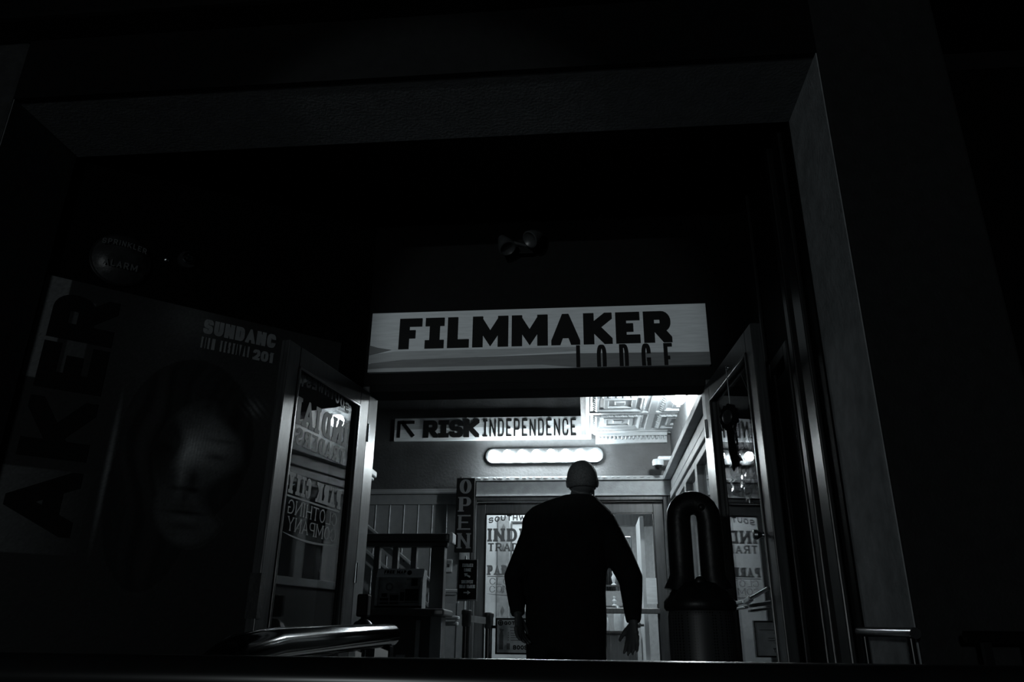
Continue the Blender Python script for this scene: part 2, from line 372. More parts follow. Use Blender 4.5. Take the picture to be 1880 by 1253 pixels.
# back wall: door head mouldings, beadboard
m = MB().box(-1.17, .84, YW-.075, YW, 2.36, 2.40).box(-1.12, .86, YW-.04, YW, 2.215, 2.36).box(-1.12, .86, YW-.055, YW, 2.205, 2.222)
random.seed(3)
for k in range(26): m.ell((-1.1+k*.075+random.random()*.03, YW-.07, 2.385), .02+random.random()*.02, .012, .008, 8, 5)
struct(m, 'trim_8', M_trim, bevel=.004)
m = MB().box(-4.2, -1.27, YW-.03, YW, 2.13, 2.29).box(-4.2, -1.27, YW-.05, YW, 2.235, 2.262)
struct(m, 'trim_9', M_bead, bevel=.004)
m = MB(); k = 0; x = -1.27
while x > -4.2: m.box(x-.148, x-.004, YW-.02, YW, 0, 2.13); x -= .148
m.box(-1.28, -1.17, YW-.03, YW, 0, 2.2)
struct(m, 'wall_wainscot', M_bead, bevel=.006)
M_bd = mat('pale_bead_groove', .45, .4)
m = MB(); x = -1.27
while x > -4.2: m.cyl((x, YW-.021, 0), (x, YW-.021, 2.13), .006, 8); x -= .148
m.cyl((-1.2, YW-.032, 0), (-1.2, YW-.032, 1.62), .006, 8)
struct(m, 'trim_10', M_bd)

# ---------------------------------------------------------------- shop behind the inner doors
struct(MB().box(-2.6, 2.2, 12.0, 12.1, 0, 2.95).box(-2.7, -2.6, 7.92, 12.1, 0, 2.95).box(2.2, 2.3, 7.92, 12.1, 0, 2.95), 'wall_shop', mat('shop_wall_paint', .22, .7))
struct(MB().box(-2.7, 2.3, 7.92, 12.1, 2.95, 3.0), 'ceiling_shop', mat('shop_ceiling_paint', .4, .7))
struct(MB().box(-1.5, -.26, 8.75, 8.82, 0, 2.6), 'wall_shop_partition', M_white)
m = MB().box(.2, 1.3, 8.95, 9.05, 2.08, 2.2)
struct(m, 'trim_11', M_trimdk)

# jambs of the inner doors
m = MB().box(-1.16, -1.115, YW-.03, YW+.1, 0, 2.2).box(.765, .81, YW-.03, YW+.1, 0, 2.2).box(-1.115, .765, YW-.03, YW+.1, 2.165, 2.2).box(.81, .86, YW-.05, YW, 0, 2.2)
struct(m, 'trim_12', M_trimdk, bevel=.005)

def shop_lettering(fr, x, wd, z, parent, m_, c0, c1, cover=None):
    """SOUTHWEST / INDIAN TRADERS / PARK CITY / CLOTHING COMPANY with its rules"""
    o, u, v, n = fr
    def row(t, xa, xb, z0, z1, **k):
        mb = MB(); word(mb, t, (o+u*(x+xa*wd)+v*z0, u, v, n), (xb-xa)*wd, z1-z0, c0=c0, c1=c1, **k)
        mb.build('lettering_'+t.lower().replace(' ', '_'), m_, parent)
    arch = lambda X: .03*(1-((X-.25)/.25)**2)
    row('SOUTHWEST', 0, 1, z+.70, z+.755, px=.11, gap=.22, bend=arch)
    row('INDIAN', 0, 1.12, z+.52, z+.65, px=.12, py=.09, serif=.07, gap=.22)
    row('TRADERS', 0, .96, z+.425, z+.505, px=.11, py=.08, serif=.06, gap=.22)
    row('PARK CITY', 0, 1, z+.195, z+.29, px=.13, py=.10, serif=.08, gap=.17)
    row('CLOTHING', .04, .96, z+.105, z+.168, px=.06, py=.04, serif=.06, gap=.2)
    row('COMPANY', .04, .94, z+.03, z+.093, px=.06, py=.04, serif=.06, gap=.2)
    mb = MB(); mb.pbox(fr, x, x+wd, z+.178, z+.186, c0, c1)
    for k in range(20):
        a, b = k/20, (k+1)/20; f = lambda t: z+.018-.022*4*t*(1-t)
        th = lambda t: .002+.008*4*t*(1-t)
        mb.prism(fr, [(x+a*wd, f(a)), (x+b*wd, f(b)), (x+b*wd, f(b)+th(b)), (x+a*wd, f(a)+th(a))], c0, c1)
    mb.build('lettering_rule', m_, parent)

def leaf(name, label, H, Fr, width, top, gtop, stile, m_, n_in, knob=True):
    d = (V((Fr[0], Fr[1], 0))-V((H[0], H[1], 0))).normalized(); nrm = d.cross(V((0, 0, 1)))
    if nrm.dot(V(n_in)) < 0: nrm = -nrm
    fr = (V((H[0], H[1], 0)), d, V((0, 0, 1)), nrm)
    t = thing(name, (H[0], H[1], 0), label, None, kind='structure')
    m = MB().pbox(fr, 0, stile, .02, top, -.045, 0).pbox(fr, width-stile, width, .02, top, -.045, 0)
    m.pbox(fr, stile, width-stile, gtop, top, -.045, 0).pbox(fr, stile, width-stile, .02, .28, -.045, 0)
    m.build('frame', m_, t, bevel=.004)
    m = MB(); a, b = stile, width-stile
    m.pbox(fr, a, a+.014, .28, gtop, -.008, .006).pbox(fr, b-.014, b, .28, gtop, -.008, .006).pbox(fr, a, b, gtop-.014, gtop, -.008, .006).pbox(fr, a, b, .28, .294, -.008, .006)
    m.build('glazing_bead', M_gloss, t, bevel=.003)
    MB().pbox(fr, stile-.005, width-stile+.005, .27, gtop+.005, -.026, -.020).build('glass_pane', M_glass, t)
    return t, fr
# entrance leaves, both standing open towards the street
HL, FL = (-1.205, 4.03), (-1.372, 3.115)
dl, fl = leaf('door_1', 'open glazed entrance door leaf beside the poster, with mirrored shop lettering', HL, FL, .845, 2.13, 2.03, .10, M_doorw, (1, 0, 0))
shop_lettering((fl[0], fl[1], fl[2], fl[3]), .19, .5, 1.25, dl, M_letter, -.020, -.0185)
m = MB()
for z in (.35, 1.1, 1.85): m.cyl(fl[0]+fl[1]*-.012+V((0, 0, z)), fl[0]+fl[1]*-.012+V((0, 0, z+.1)), .009, 12)
m.build('hinge', M_chrome, dl, smooth=True)
m = MB().pbox(fl, .815, .847, .9, 1.08, -.05, .004); m.build('lock_plate', M_dkmetal, dl)
HR, FR = (.656, 4.05), (.733, 3.12)
dr, fr_ = leaf('door_2', 'open glazed entrance door leaf against the dark panelling, with a push bar', HR, FR, .905, 2.13, 2.03, .10, M_doorw, (-1, 0, 0))
m = MB().pbox(fr_, .18, .56, .985, 1.0, .03, .055).pbox(fr_, .18, .56, .965, .975, .03, .05)
m.bar(fr_[0]+fr_[1]*.56+fr_[3]*.04+V((0, 0, .99)), fr_[0]+fr_[1]*.68+fr_[3]*.05+V((0, 0, 1.0)), .02, .02)
m.bar(fr_[0]+fr_[1]*.68+fr_[3]*.05+V((0, 0, 1.0)), fr_[0]+fr_[1]*.83+fr_[3]*.02+V((0, 0, 1.03)), .014, .012)
m.build('push_bar', M_chrome, dr, bevel=.003)
m = MB().lathe((0, 0, 0), [(.0, 0), (.014, .0), (.009, .012), (.013, .022), (.021, .034), (.018, .046), (.0, .05)], 20)
rot = V((0, 0, 1)).rotation_difference(fr_[3]).to_matrix(); c = fr_[0]+fr_[1]*.79+V((0, 0, 1.24))
m.v = [tuple(c+rot @ V(p)) for p in m.v]; m.build('door_knob', M_chrome, dr, smooth=True)
m = MB()
for z in (.35, 1.1, 1.85): m.cyl(fr_[0]+fr_[1]*-.012+V((0, 0, z)), fr_[0]+fr_[1]*-.012+V((0, 0, z+.1)), .009, 12)
m.build('hinge', M_chrome, dr, smooth=True)
# inner leaves, closed
d3, f3 = leaf('door_3', 'closed inner door leaf with shop lettering beside the OPEN sign', (-1.113, YW+.05), (-.175, YW+.05), .936, 2.16, 2.045, .085, M_trimdk, (0, -1, 0))
fl3 = (V((-1.113, YW+.05, 0)), V((1, 0, 0)), V((0, 0, 1)), V((0, -1, 0)))
shop_lettering(fl3, .115, .56, 1.25, d3, mat('grey_window_vinyl', .2, .7), -.020, -.017)
d4, f4 = leaf('door_4', 'closed inner door leaf with a push bar, shop shelves seen through it', (.763, YW+.05), (-.17, YW+.05), .932, 2.16, 2.05, .095, M_trimdk, (0, -1, 0))
MB().box(-.1, .68, YW+.0, YW+.03, 1.09, 1.14).build('push_bar', M_trimdk, d4, bevel=.006)
MB().box(.56, .66, YW+.035, YW+.04, 1.18, 1.42).build('notice', M_signw, d4)

# ---------------------------------------------------------------- signs
# FILMMAKER LODGE
fr = frame((-1.225, YD-.03, 2.247), (1, 0, .002)); fr = (fr[0], fr[1], V((0, 0, 1)), V((0, -1, 0)))
t = thing('banner_sign', (-.26, YD-.01, 2.247), 'wide white FILMMAKER LODGE sign over the entrance doors', 'sign')
MB().pbox(fr, 0, 1.925, 0, .37, -.03, 0).build('board', M_signw, t, bevel=.003)
m = MB().prism(fr, [(0, .055), (1.2, .10), (1.2, .125), (.15, .125), (0, .105)], 0, .001); m.build('print_grey_band', M_signg, t)
m = MB().prism(fr, [(0, 0), (1.925, 0), (1.925, .075), (1.2, .085), (.2, .072), (.02, .055), (0, .05)], .001, .002)
m.build('print_dark_band', M_signd, t)
m = MB().prism(fr, [(.0, 0), (1.2, 0), (1.0, .022), (.1, .024), (0, .018)], .002, .003); m.build('print_pale_strip', M_signg, t)
m = MB().prism(fr, [(0, .165), (.05, .15), (.13, .135), (.05, .115), (0, .105)], .001, .003); m.build('print_dark_wedge', M_signd, t)
m = MB(); word(m, 'FILMMAKER', (fr[0]+fr[1]*.17+V((0, 0, .137)), *fr[1:]), 1.555, .19, px=.155, py=.135, r=.35, gap=.11, slab=True, c1=.006)
m.build('lettering_filmmaker', M_ink, t)
m = MB(); word(m, 'LODGE', (fr[0]+fr[1]*1.19+V((0, 0, -.04)), *fr[1:]), .53, .172, px=.06, py=.06, r=.35, gap=.42, c0=.002, c1=.006, cliph=.042)
m.build('lettering_lodge', M_ink, t)
# RISK INDEPENDENCE
o = V((-2.02, YW-.03, 2.80)); fr = (o, V((1, 0, 0)), V((0, 0, 1)), V((0, -1, 0)))
t = thing('wall_sign', (-.97, YW, 2.80), 'long white sign with arrow and RISK INDEPENDENCE high on the dark back wall', 'sign')
MB().pbox(fr, 0, 2.09, 0, .245, -.03, 0).build('board', M_signw, t, bevel=.003)
MB().prism(fr, [(0, .12), (1.05, .14), (1.55, .10), (1.62, .16), (1.62, .245), (0, .245)], 0, .001).build('print_grey_band', M_signg, t)
m = MB(); af = (o+V((.03, 0, .035)), *fr[1:])
m.pbox(af, 0, .035, 0, .185, .001, .005).pbox(af, .0, .185, .15, .185, .001, .005)
m.prism(af, [(.03, .165), (.165, .0), (.195, .025), (.06, .19)], .001, .005); m.build('arrow', M_ink, t)
m = MB(); word(m, 'RISK', (o+V((.315, 0, .03)), *fr[1:]), .6, .19, px=.15, py=.13, r=.35, gap=.03, slab=True, c0=.001, c1=.006); m.build('lettering_risk', M_ink, t)
m = MB(); word(m, 'INDEPENDENCE', (o+V((.955, 0, .035)), *fr[1:]), .98, .18, px=.045, py=.045, r=.3, gap=.13, slab=True, c0=.001, c1=.006); m.build('lettering_independence', M_ink, t)
# OPEN, hung upright
o = V((-1.30, 7.62, 1.64)); fr = (o, V((1, 0, 0)), V((0, 0, 1)), V((0, -1, 0)))
t = thing('open_sign', (-1.21, 7.64, 1.64), 'tall narrow black OPEN sign hung beside the inner door frame', 'sign')
MB().pbox(fr, 0, .185, 0, .73, -.045, 0).build('board', M_ink, t, bevel=.004)
m = MB().pbox(fr, .03, .05, .73, .745, -.035, -.01).pbox(fr, .07, .10, .55, .70, -.16, -.045); m.build('bracket', M_dkmetal, t)
M_open = mat('grey_painted_letters', .16, .6, noise=.1)
for i, c in enumerate('OPEN'):
    m = MB(); word(m, c, (o+V((.032, 0, .57-i*.178)), *fr[1:]), .12, .145, px=.14 if c in 'OP' else .10, py=.05, serif=.07, c1=.004); m.build('letter_'+c.lower(), M_open, t)

# SUNDANCE poster on the splayed wall: face print with a painted light patch, as a grid
s0, s1, z0, z1 = .055, 1.52, .35, 2.395
NX, NZ = 220, 300; su_ = np.linspace(s0, s1, NX); zz = np.linspace(z0, z1, NZ); SG, ZG = np.meshgrid(su_, zz)
def ellm(cx, cz, rx, rz, soft=.15):
    d = np.sqrt(((SG-cx)/rx)**2+((ZG-cz)/rz)**2); return np.clip((1-d)/soft+.5, 0, 1)
def gau(cx, cz, rx, rz): return np.exp(-((SG-cx)/rx)**2-((ZG-cz)/rz)**2)
rng = np.random.default_rng(1)
img = .012+.012*gau(.65, 2.1, .25, .3)+.015*gau(1.3, 1.9, .4, .5)
img += .03*gau(.72, 2.33, .14, .12)
strip = ((SG > .05) & (SG < .16) & (ZG > 1.9) & (ZG < 2.40)); img = np.where(strip, .09, img)
img = np.where((SG > .2) & (SG < .28) & (ZG > 1.9) & (ZG < 2.30), .04, img)
img = np.where((SG < .42) & (ZG < 1.5) & (ZG > 1.15), .05-.035*np.clip((SG-.1)/.3, 0, 1), img)
hairm = np.maximum(ellm(.80, 1.72, .30, .40, .12), ellm(.68, 1.45, .19, .42, .25))
n1 = np.interp(SG+.05*np.sin(ZG*4.5)+.02*np.sin(ZG*13+SG*9), np.linspace(-.2, 2, 340), np.convolve(rng.random(344), np.ones(5)/5, 'valid')); strand = np.clip((n1-.3)*2.4, 0, 1)*(.4+.6*gau(.75, 1.75, .35, .35)); img = img*(1-hairm)+hairm*(.012+.022*strand)
img = np.maximum(img, .10*gau(.47, 1.55, .012, .3))
img += .09*gau(1.08, 1.93, .05, .04)*(.5+.5*np.sin((SG+ZG)*150))
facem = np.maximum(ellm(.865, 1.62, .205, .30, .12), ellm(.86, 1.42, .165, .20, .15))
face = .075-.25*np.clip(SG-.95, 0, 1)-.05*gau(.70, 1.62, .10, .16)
face += .36*gau(.80, 1.67, .07, .08)+.16*gau(.92, 1.70, .09, .09)+.05*gau(.87, 1.84, .05, .08)  # bright forehead patch: reflected light painted into the print
face -= .13*gau(.93, 1.655, .05, .018)+.09*gau(.93, 1.735, .07, .012)         # eye and brow
face -= .1*gau(.70, 1.665, .05, .02)
face += .12*gau(.79, 1.545, .018, .07)-.06*gau(.845, 1.55, .02, .06)           # nose ridge and its shade
face -= .07*gau(.79, 1.485, .03, .012)+.07*gau(.855, 1.482, .028, .012)+.03*gau(.82, 1.44, .015, .03)
face -= .07*gau(.84, 1.375, .085, .009)+.02*gau(.84, 1.40, .07, .012); face += .03*gau(.84, 1.345, .07, .014)-.03*gau(.84, 1.31, .06, .014)+.02*gau(.84, 1.26, .05, .03)
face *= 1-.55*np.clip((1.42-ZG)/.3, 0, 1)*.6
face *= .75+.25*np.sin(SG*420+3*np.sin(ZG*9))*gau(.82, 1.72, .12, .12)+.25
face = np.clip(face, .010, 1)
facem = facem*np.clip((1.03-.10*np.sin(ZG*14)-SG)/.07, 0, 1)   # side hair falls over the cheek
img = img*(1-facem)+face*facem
curt = np.clip((.79-.35*(ZG-1.62)**2*2-SG+.02*np.sin(ZG*23))/.05, 0, 1)*(ZG > 1.50)*np.clip((ZG-1.5)/.12, 0, 1)*facem   # hair over one eye
img = img*(1-.85*curt)+.02*curt*strand
fringe = np.clip((ZG-(1.80+.5*np.abs(SG-.86)))/.10, 0, 1)*facem; img = img*(1-.8*fringe)+.03*fringe*strand
img = np.where(facem+hairm > .3, img*.55, img)
img *= 1+.10*rng.standard_normal(img.shape); img = np.clip(img*2.0, .006, .85)
t = thing('festival_poster', tuple(A0+su*.79+V((0, 0, z0))), 'large dark festival poster with a long-haired face and sideways letters', 'poster')
off = V(OFF[t.name]); pn = WL[3]
verts = [tuple(A0+su*float(SG[j, i])+V((0, 0, float(ZG[j, i])))+pn*.021-off) for j in range(NZ) for i in range(NX)]
faces = [(j*NX+i, j*NX+i+1, (j+1)*NX+i+1, (j+1)*NX+i) for j in range(NZ-1) for i in range(NX-1)]
me = bpy.data.meshes.new('printed_sheet'); me.from_pydata(verts, [], faces)
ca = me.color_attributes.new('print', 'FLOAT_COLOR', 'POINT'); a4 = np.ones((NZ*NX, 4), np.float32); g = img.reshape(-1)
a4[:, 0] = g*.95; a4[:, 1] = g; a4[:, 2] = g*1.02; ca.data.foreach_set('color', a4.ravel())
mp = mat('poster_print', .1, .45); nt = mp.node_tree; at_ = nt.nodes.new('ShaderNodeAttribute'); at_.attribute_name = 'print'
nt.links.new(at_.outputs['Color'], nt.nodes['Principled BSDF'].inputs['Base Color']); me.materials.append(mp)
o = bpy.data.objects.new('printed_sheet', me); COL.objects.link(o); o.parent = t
MB().pbox(WL, s0, s1, z0, z1, 0, .02).build('backing_board', M_black, t)
# sideways letters: reading upwards
for c, za, zb in (('A', 1.22, 1.50), ('K', 1.55, 1.82), ('E', 1.86, 2.08), ('R', 2.10, 2.33)):
    fu = (A0+su*.38+V((0, 0, za))+pn*.0215, V((0, 0, 1)), -su, pn)
    m = MB(); word(m, c, fu, zb-za, .27, px=.15, py=.13, r=.35, c1=.002); m.build('letter_'+c.lower(), M_ink, t)
M_pl = mat('pale_poster_letters', .33, .6)
def prow(txt, sa, sb, za, h, **k):
    m = MB(); word(m, txt, (A0+su*sa+V((0, 0, za))+pn*.022, su, V((0, 0, 1)), pn), sb-sa, h, c1=.002, **k); m.build('lettering_'+txt.lower().replace(' ', '_'), M_pl, t)
prow('SUNDANC', .775, 1.15, 2.275, .078, px=.14, py=.12, r=.35, gap=.08)
prow('FILM FESTIVAL', .775, 1.02, 2.195, .06, px=.075, py=.06, r=.3, gap=.16)
prow('201', 1.04, 1.15, 2.19, .058, px=.14, py=.12, r=.35, gap=.08)

# sprinkler alarm bell and strobe on the splayed wall
def wl(s, z, d=0): return A0+su*s+V((0, 0, z))+pn*d
t = thing('alarm_bell', tuple(wl(.34, 2.56)), 'round dark sprinkler alarm bell above the poster', 'alarm bell')
def disc(mb, c, prof, n, seg=36):
    q = MB().lathe((0, 0, 0), prof, seg); r = V((0, 0, 1)).rotation_difference(n).to_matrix()
    return mb.add([c+r @ V(p) for p in q.v], q.f)
disc(MB(), wl(.34, 2.56), [(0, 0), (.125, 0), (.13, .02), (.118, .03), (.09, .055), (.05, .065), (0, .066)], pn).build('gong', M_dkmetal, t, smooth=True)
disc(MB(), wl(.34, 2.56), [(.124, 0), (.136, .0), (.138, .018), (.128, .022)], pn).build('rim', M_metal, t, smooth=True)
M_al = mat('bell_lettering', .14, .6)
m = MB(); word(m, 'SPRINKLER', (wl(.24, 2.60, .067), su, V((0, 0, 1)), pn), .20, .028, px=.08, gap=.25, bend=lambda x: .012*(1-((x-.1)/.1)**2), c1=.004); m.build('lettering_sprinkler', M_al, t)
m = MB(); word(m, 'ALARM', (wl(.265, 2.495, .067), su, V((0, 0, 1)), pn), .15, .034, px=.08, gap=.25, c1=.004); m.build('lettering_alarm', M_al, t)
t = thing('strobe_light', tuple(wl(.64, 2.655)), 'small faceted clear strobe lens beside the alarm bell', 'strobe light')
disc(MB(), wl(.64, 2.655), [(0, 0), (.045, 0), (.045, .02), (0, .022)], pn).build('base', M_dkmetal, t)
q = MB().ell((0, 0, 0), .03, .03, .03, 10, 7); r = V((0, 0, 1)).rotation_difference(pn).to_matrix()
MB().add([wl(.64, 2.655, .045)+r @ V(p) for p in q.v], q.f).build('faceted_lens', mat('clear_lens', .5, .08, metal=1, noise=.9, scale=60), t)
t = thing('alarm_indicator', tuple(wl(.545, 2.63)), 'tiny round indicator between alarm bell and strobe', 'indicator')
disc(MB(), wl(.545, 2.63), [(0, 0), (.012, 0), (.012, .01), (.005, .016), (0, .017)], pn).build('indicator_lens', M_chrome, t, smooth=True)

# twin flood lamps over the sign
t = thing('twin_spotlight', (-.32, YD, 2.98), 'unlit twin-head spotlight fixed high on the dark wall above the entrance sign', 'spotlight')
MB().box(-.37, -.27, YD-.05, YD, 2.97, 3.07).build('junction_box', M_black, t, bevel=.008)
M_fl = mat('spotlight_shell', .03, .4)
for nm, c, d in (('left', at(926, 446, YD-.11), V((.35, -.35, -.8))), ('right', at(984, 434, YD-.11), V((-.55, -.5, -.6)))):
    c = V(c); d.normalize(); q = MB().lathe((0, 0, 0), [(0, -.05), (.022, -.05), (.03, -.03), (.05, .03), (.052, .06), (.045, .062), (.03, .045), (0, .04)], 24)
    r = V((0, 0, 1)).rotation_difference(d).to_matrix(); m = MB().add([c+r @ V(p) for p in q.v], q.f)
    m.cyl((-.32, YD-.05, 3.02), c-d*.03, .010, 10); m.build('lamp_head', M_fl, t, smooth=True)

# ---------------------------------------------------------------- lamps
bx0, bx1 = -1.043, .20; bz = 2.625
t = thing('vanity_light_bar', ((bx0+bx1)/2, YW, bz), 'lit bar of eight round bulbs over the inner doors', 'wall light')
m = MB(); pts = []
for k in range(13): a = pi/2+pi*k/12; pts.append((bx0+.09+.08*cos(a), bz+.08*sin(a)))
for k in range(13): a = -pi/2+pi*k/12; pts.append((bx1-.09+.08*cos(a), bz+.08*sin(a)))
m.prism((V((0, YW, 0)), V((1, 0, 0)), V((0, 0, 1)), V((0, -1, 0))), pts, 0, .045); m.build('back_plate', mat('satin_chrome', .28, .33, metal=1, noise=.02), t, bevel=.006)
for k in range(8):
    x = bx0+.10+k*(bx1-bx0-.20)/7
    MB().cyl((x, YW-.045, bz), (x, YW-.07, bz), .02, 16).build('lamp_holder', M_ceil, t, smooth=True)
    MB().ell((x, YW-.11, bz), .046, .046, .046, 20, 12).build('bulb', M_bulb, t, smooth=True)
pb = at(1245, 730, 6.25)
t = thing('ceiling_lamp', (pb.x, pb.y, ZC-.01), 'bright bare round bulb under the pressed-tin ceiling near the right inner wall', 'ceiling lamp')
MB().cyl((pb.x, pb.y, ZC), (pb.x, pb.y, pb.z+.04), .03, 20).build('lamp_holder', M_ceil, t, smooth=True)
MB().ell((pb.x, pb.y, pb.z), .062, .062, .066, 24, 14).build('bulb', M_lamp, t, smooth=True)
pa = at(1235, 722, 5.6)
t = tag(MB().box(pa.x-.12, pa.x+.12, 5.3, 5.6, pa.z, ZC).build('ceiling_box', M_dkmetal, loc=(pa.x, 5.45, ZC)), 'dark square ceiling box in front of the bright bulb', 'ceiling box')

# security camera on the back corner
pc = at(1212, 852, 7.55)
t = thing('security_camera', (XW-.02, pc.y, pc.z+.03), 'small white dome security camera on the right inner wall above the cornice', 'security camera')
MB().box(pc.x-.02, XW, pc.y-.025, pc.y+.025, pc.z+.03, pc.z+.075).build('mount_arm', M_white, t, bevel=.015)
MB().lathe((pc.x-.02, pc.y, pc.z-.02), [(0, .06), (.05, .06), (.058, .04), (.055, .0), (0, 0)], 28).build('housing', M_white, t, smooth=True)
MB().lathe((pc.x-.02, pc.y, pc.z-.02), [(0, 0), (.038, 0), (.034, -.02), (.02, -.036), (0, -.04)], 24).build('lens_dome', M_metal, t, smooth=True)

# ---------------------------------------------------------------- stair hall: balustrade, half wall, handrails
M_bal = mat('grey_baluster_paint', .08, .4, noise=.08); M_cap = mat('pale_cap_and_lit_end_paint', .5, .4, noise=.1)
YB1 = 5.6
t = thing('half_wall', (-1.7, YB1+.08, 0), 'dark panelled half wall carrying the free map box', 'half wall')
MB().box(-2.7, -1.02, YB1-.02, YB1+.12, 0, .985).build('panel', M_bal, t)
MB().box(-2.7, -.975, YB1-.2, YB1+.16, .985, 1.03).build('cap', M_bal, t, bevel=.012)
m = MB().box(-1.10, -1.02, YB1-.03, YB1-.02, 0, .985).box(-1.20, -1.17, YB1-.035, YB1-.02, 0, .96); m.build('corner_strip', M_cap, t, bevel=.003)
MB().box(-1.33, -1.265, YB1-.03, YB1-.02, .62, .735).build('outlet_plate', M_trim, t)
t = thing('balustrade', (-1.3, YB1+.05, 1.03), 'grey painted balustrade with thick handrail standing on the half wall', 'balustrade')
m = MB().box(-1.64, -.99, YB1-.01, YB1+.11, 1.50, 1.555).box(-1.64, -1.01, YB1+.01, YB1+.09, 1.46, 1.50); m.build('handrail', M_bal, t, bevel=.012)
m = MB().box(-.992, -.965, YB1-.02, YB1+.12, 1.485, 1.56); m.build('rail_end', M_cap, t, bevel=.008)  # pale end on the grey rail: light falling there put into the colour
MB().box(-1.125, -1.025, YB1, YB1+.10, 1.03, 1.46).build('post', M_bal, t, bevel=.005)
for k in range(3):
    x = -1.255-.137*k; MB().box(x-.02, x+.02, YB1+.02, YB1+.08, 1.03, 1.46).build('baluster', M_bal, t, bevel=.003)
# tall newel post
t = thing('newel_post', (-1.69, YB1+.05, 1.03), 'tall pale square newel post with a cap behind the open left door', 'post')
MB().box(-1.755, -1.64, YB1, YB1+.11, 1.03, 1.99).build('shaft', M_cap, t, bevel=.004)
m = MB().box(-1.785, -1.605, YB1-.03, YB1+.14, 1.99, 2.04).box(-1.77, -1.62, YB1-.015, YB1+.125, 1.965, 1.99); m.build('cap', M_cap, t, bevel=.01)
# stair rails on the back wall
M_rail = mat('grey_rail_paint', .3, .35)
for i, (dz, lab) in enumerate(((0, 'upper sloping stair handrail on the beadboard wall, ending level by the wall switch'), (-.235, 'lower sloping stair rail on the beadboard wall'))):
    Yr = 7.6; a, b = at(668, 961, Yr), at(812, 1086, Yr); c = at(842, 1092, Yr) if i == 0 else None
    a, b = a+(a-b)*.5+V((0, 0, dz)), b+V((0, 0, dz)); pts = [a, b]
    t = thing('stair_handrail', (b.x, YW, b.z), lab, 'handrail')
    m = MB().bar(a, b, .05, .032); 
    if c: m.bar(b-V((.01, 0, 0)), (c.x, Yr, b.z), .05, .032)
    m.build('rail', M_rail, t, bevel=.008)
    m = MB().bar(a-V((0, -.02, .07)), b-V((0, -.02, .07)), .03, .075)
    if c: m.bar(b-V((.01, -.02, .07)), (c.x, Yr+.02, b.z-.07), .03, .075)
    m.build('stringer', M_bead, t)
    for k in range(4):
        p = a.lerp(b, .2+.24*k); MB().cyl(p-V((0, 0, .03)), (p.x, YW-.02, p.z-.06), .009, 8).build('bracket', M_dkmetal, t)
t = thing('wall_shelf', (-1.17, 6.95, 1.0), 'short dark rounded ledge beside the queue post', 'ledge')
m = MB().box(-1.5, -1.12, 6.9, 7.0, 1.0, 1.03).box(-1.5, -1.13, 6.92, 7.0, .95, .985); m.build('ledge', M_bead, t, bevel=.01)
MB().box(-1.5, -1.42, 6.92, 7.0, 0, .95).build('leg', M_bal, t)
p = at(824, 1040, 7.78)
t = thing('wall_switch', tuple(p), 'pale switch plate on the beadboard wall left of the directory sign', 'switch')
MB().box(p.x-.035, p.x+.035, YW-.035, YW-.02, p.z-.06, p.z+.06).build('plate', M_trim, t, bevel=.004)
MB().box(p.x-.012, p.x+.012, YW-.042, YW-.035, p.z-.012, p.z+.018).build('toggle', M_dkmetal, t, bevel=.003)

# free map box
o = V((-1.47, YB1-.17, 1.03)); fr = (o, V((1, 0, 0)), V((0, 0, 1)), V((0, -1, 0)))
t = thing('brochure_box', (-1.30, YB1-.1, 1.03), 'pale FREE MAP leaflet box with sloping top on the half wall', 'leaflet box')
m = MB()
side = [(0, 0), (0, .18), (.04, .26), (.13, .26), (.13, 0)]
for xx in (0, .315):
    m.prism((o+V((xx, 0, 0)), V((0, 1, 0)), V((0, 0, 1)), V((1, 0, 0))), side, 0, .018)
m.pbox(fr, 0, .333, 0, .022, -.13, 0).pbox(fr, 0, .333, .0, .26, -.13, -.12); m.build('case', M_plastic, t, bevel=.003)
tf = (o+V((0, .0, .18)), V((1, 0, 0)), V((0, .04, .08)).normalized(), V((0, -.08, .04)).normalized())
m = MB().pbox(tf, 0, .333, .03, .095, -.01, .002); m.build('header', M_signw, t)
m = MB(); word(m, 'FREE MAP', (tf[0]+tf[1]*.05+tf[2]*.055, *tf[1:]), .155, .026, px=.13, gap=.12, c0=.002, c1=.004)
m.pbox(tf, .05, .2, .046, .048, .002, .003); m.build('lettering_free_map', M_ink, t)
m = MB(); word(m, 'O', (tf[0]+tf[1]*.213+tf[2]*.045, *tf[1:]), .034, .036, px=.16, r=.5, c0=.002, c1=.004); m.pbox(tf, .222, .238, .06, .066, .002, .004).pbox(tf, .227, .233, .055, .071, .002, .004); m.build('emblem', M_ink, t)
m = MB().pbox(fr, .02, .313, .024, .215, -.06, -.03); m.build('leaflet', mat('leaflet_grey_print', .32, .5, noise=.4, scale=18), t)
m = MB(); random.seed(5)
for (a, b, c, d, g) in ((.03, .09, .03, .07, 1), (.10, .16, .03, .09, 1), (.17, .20, .05, .11, 1), (.205, .30, .04, .13, 1), (.245, .29, .15, .20, 1), (.04, .08, .075, .10, 1)):
    m.pbox(fr, a, b, c, d, -.03, -.028)
m.build('print_blocks', M_ink, t)
m = MB(); word(m, 'O', (o+V((.065, 0, .115)), *fr[1:]), .055, .055, px=.1, r=.5, c0=-.03, c1=-.027)
for a, b, z in ((.17, .20, .12), (.1, .16, .095), (.215, .24, .19), (.03, .3, .037)): m.pbox(fr, a, b, z, z+.004, -.028, -.0265)
m.build('print_lines', M_signd, t)
m = MB().pbox(fr, .018, .315, .045, .049, -.004, 0).pbox(fr, .018, .315, .0, .02, -.004, 0); m.build('front_rail', M_plastic, t)

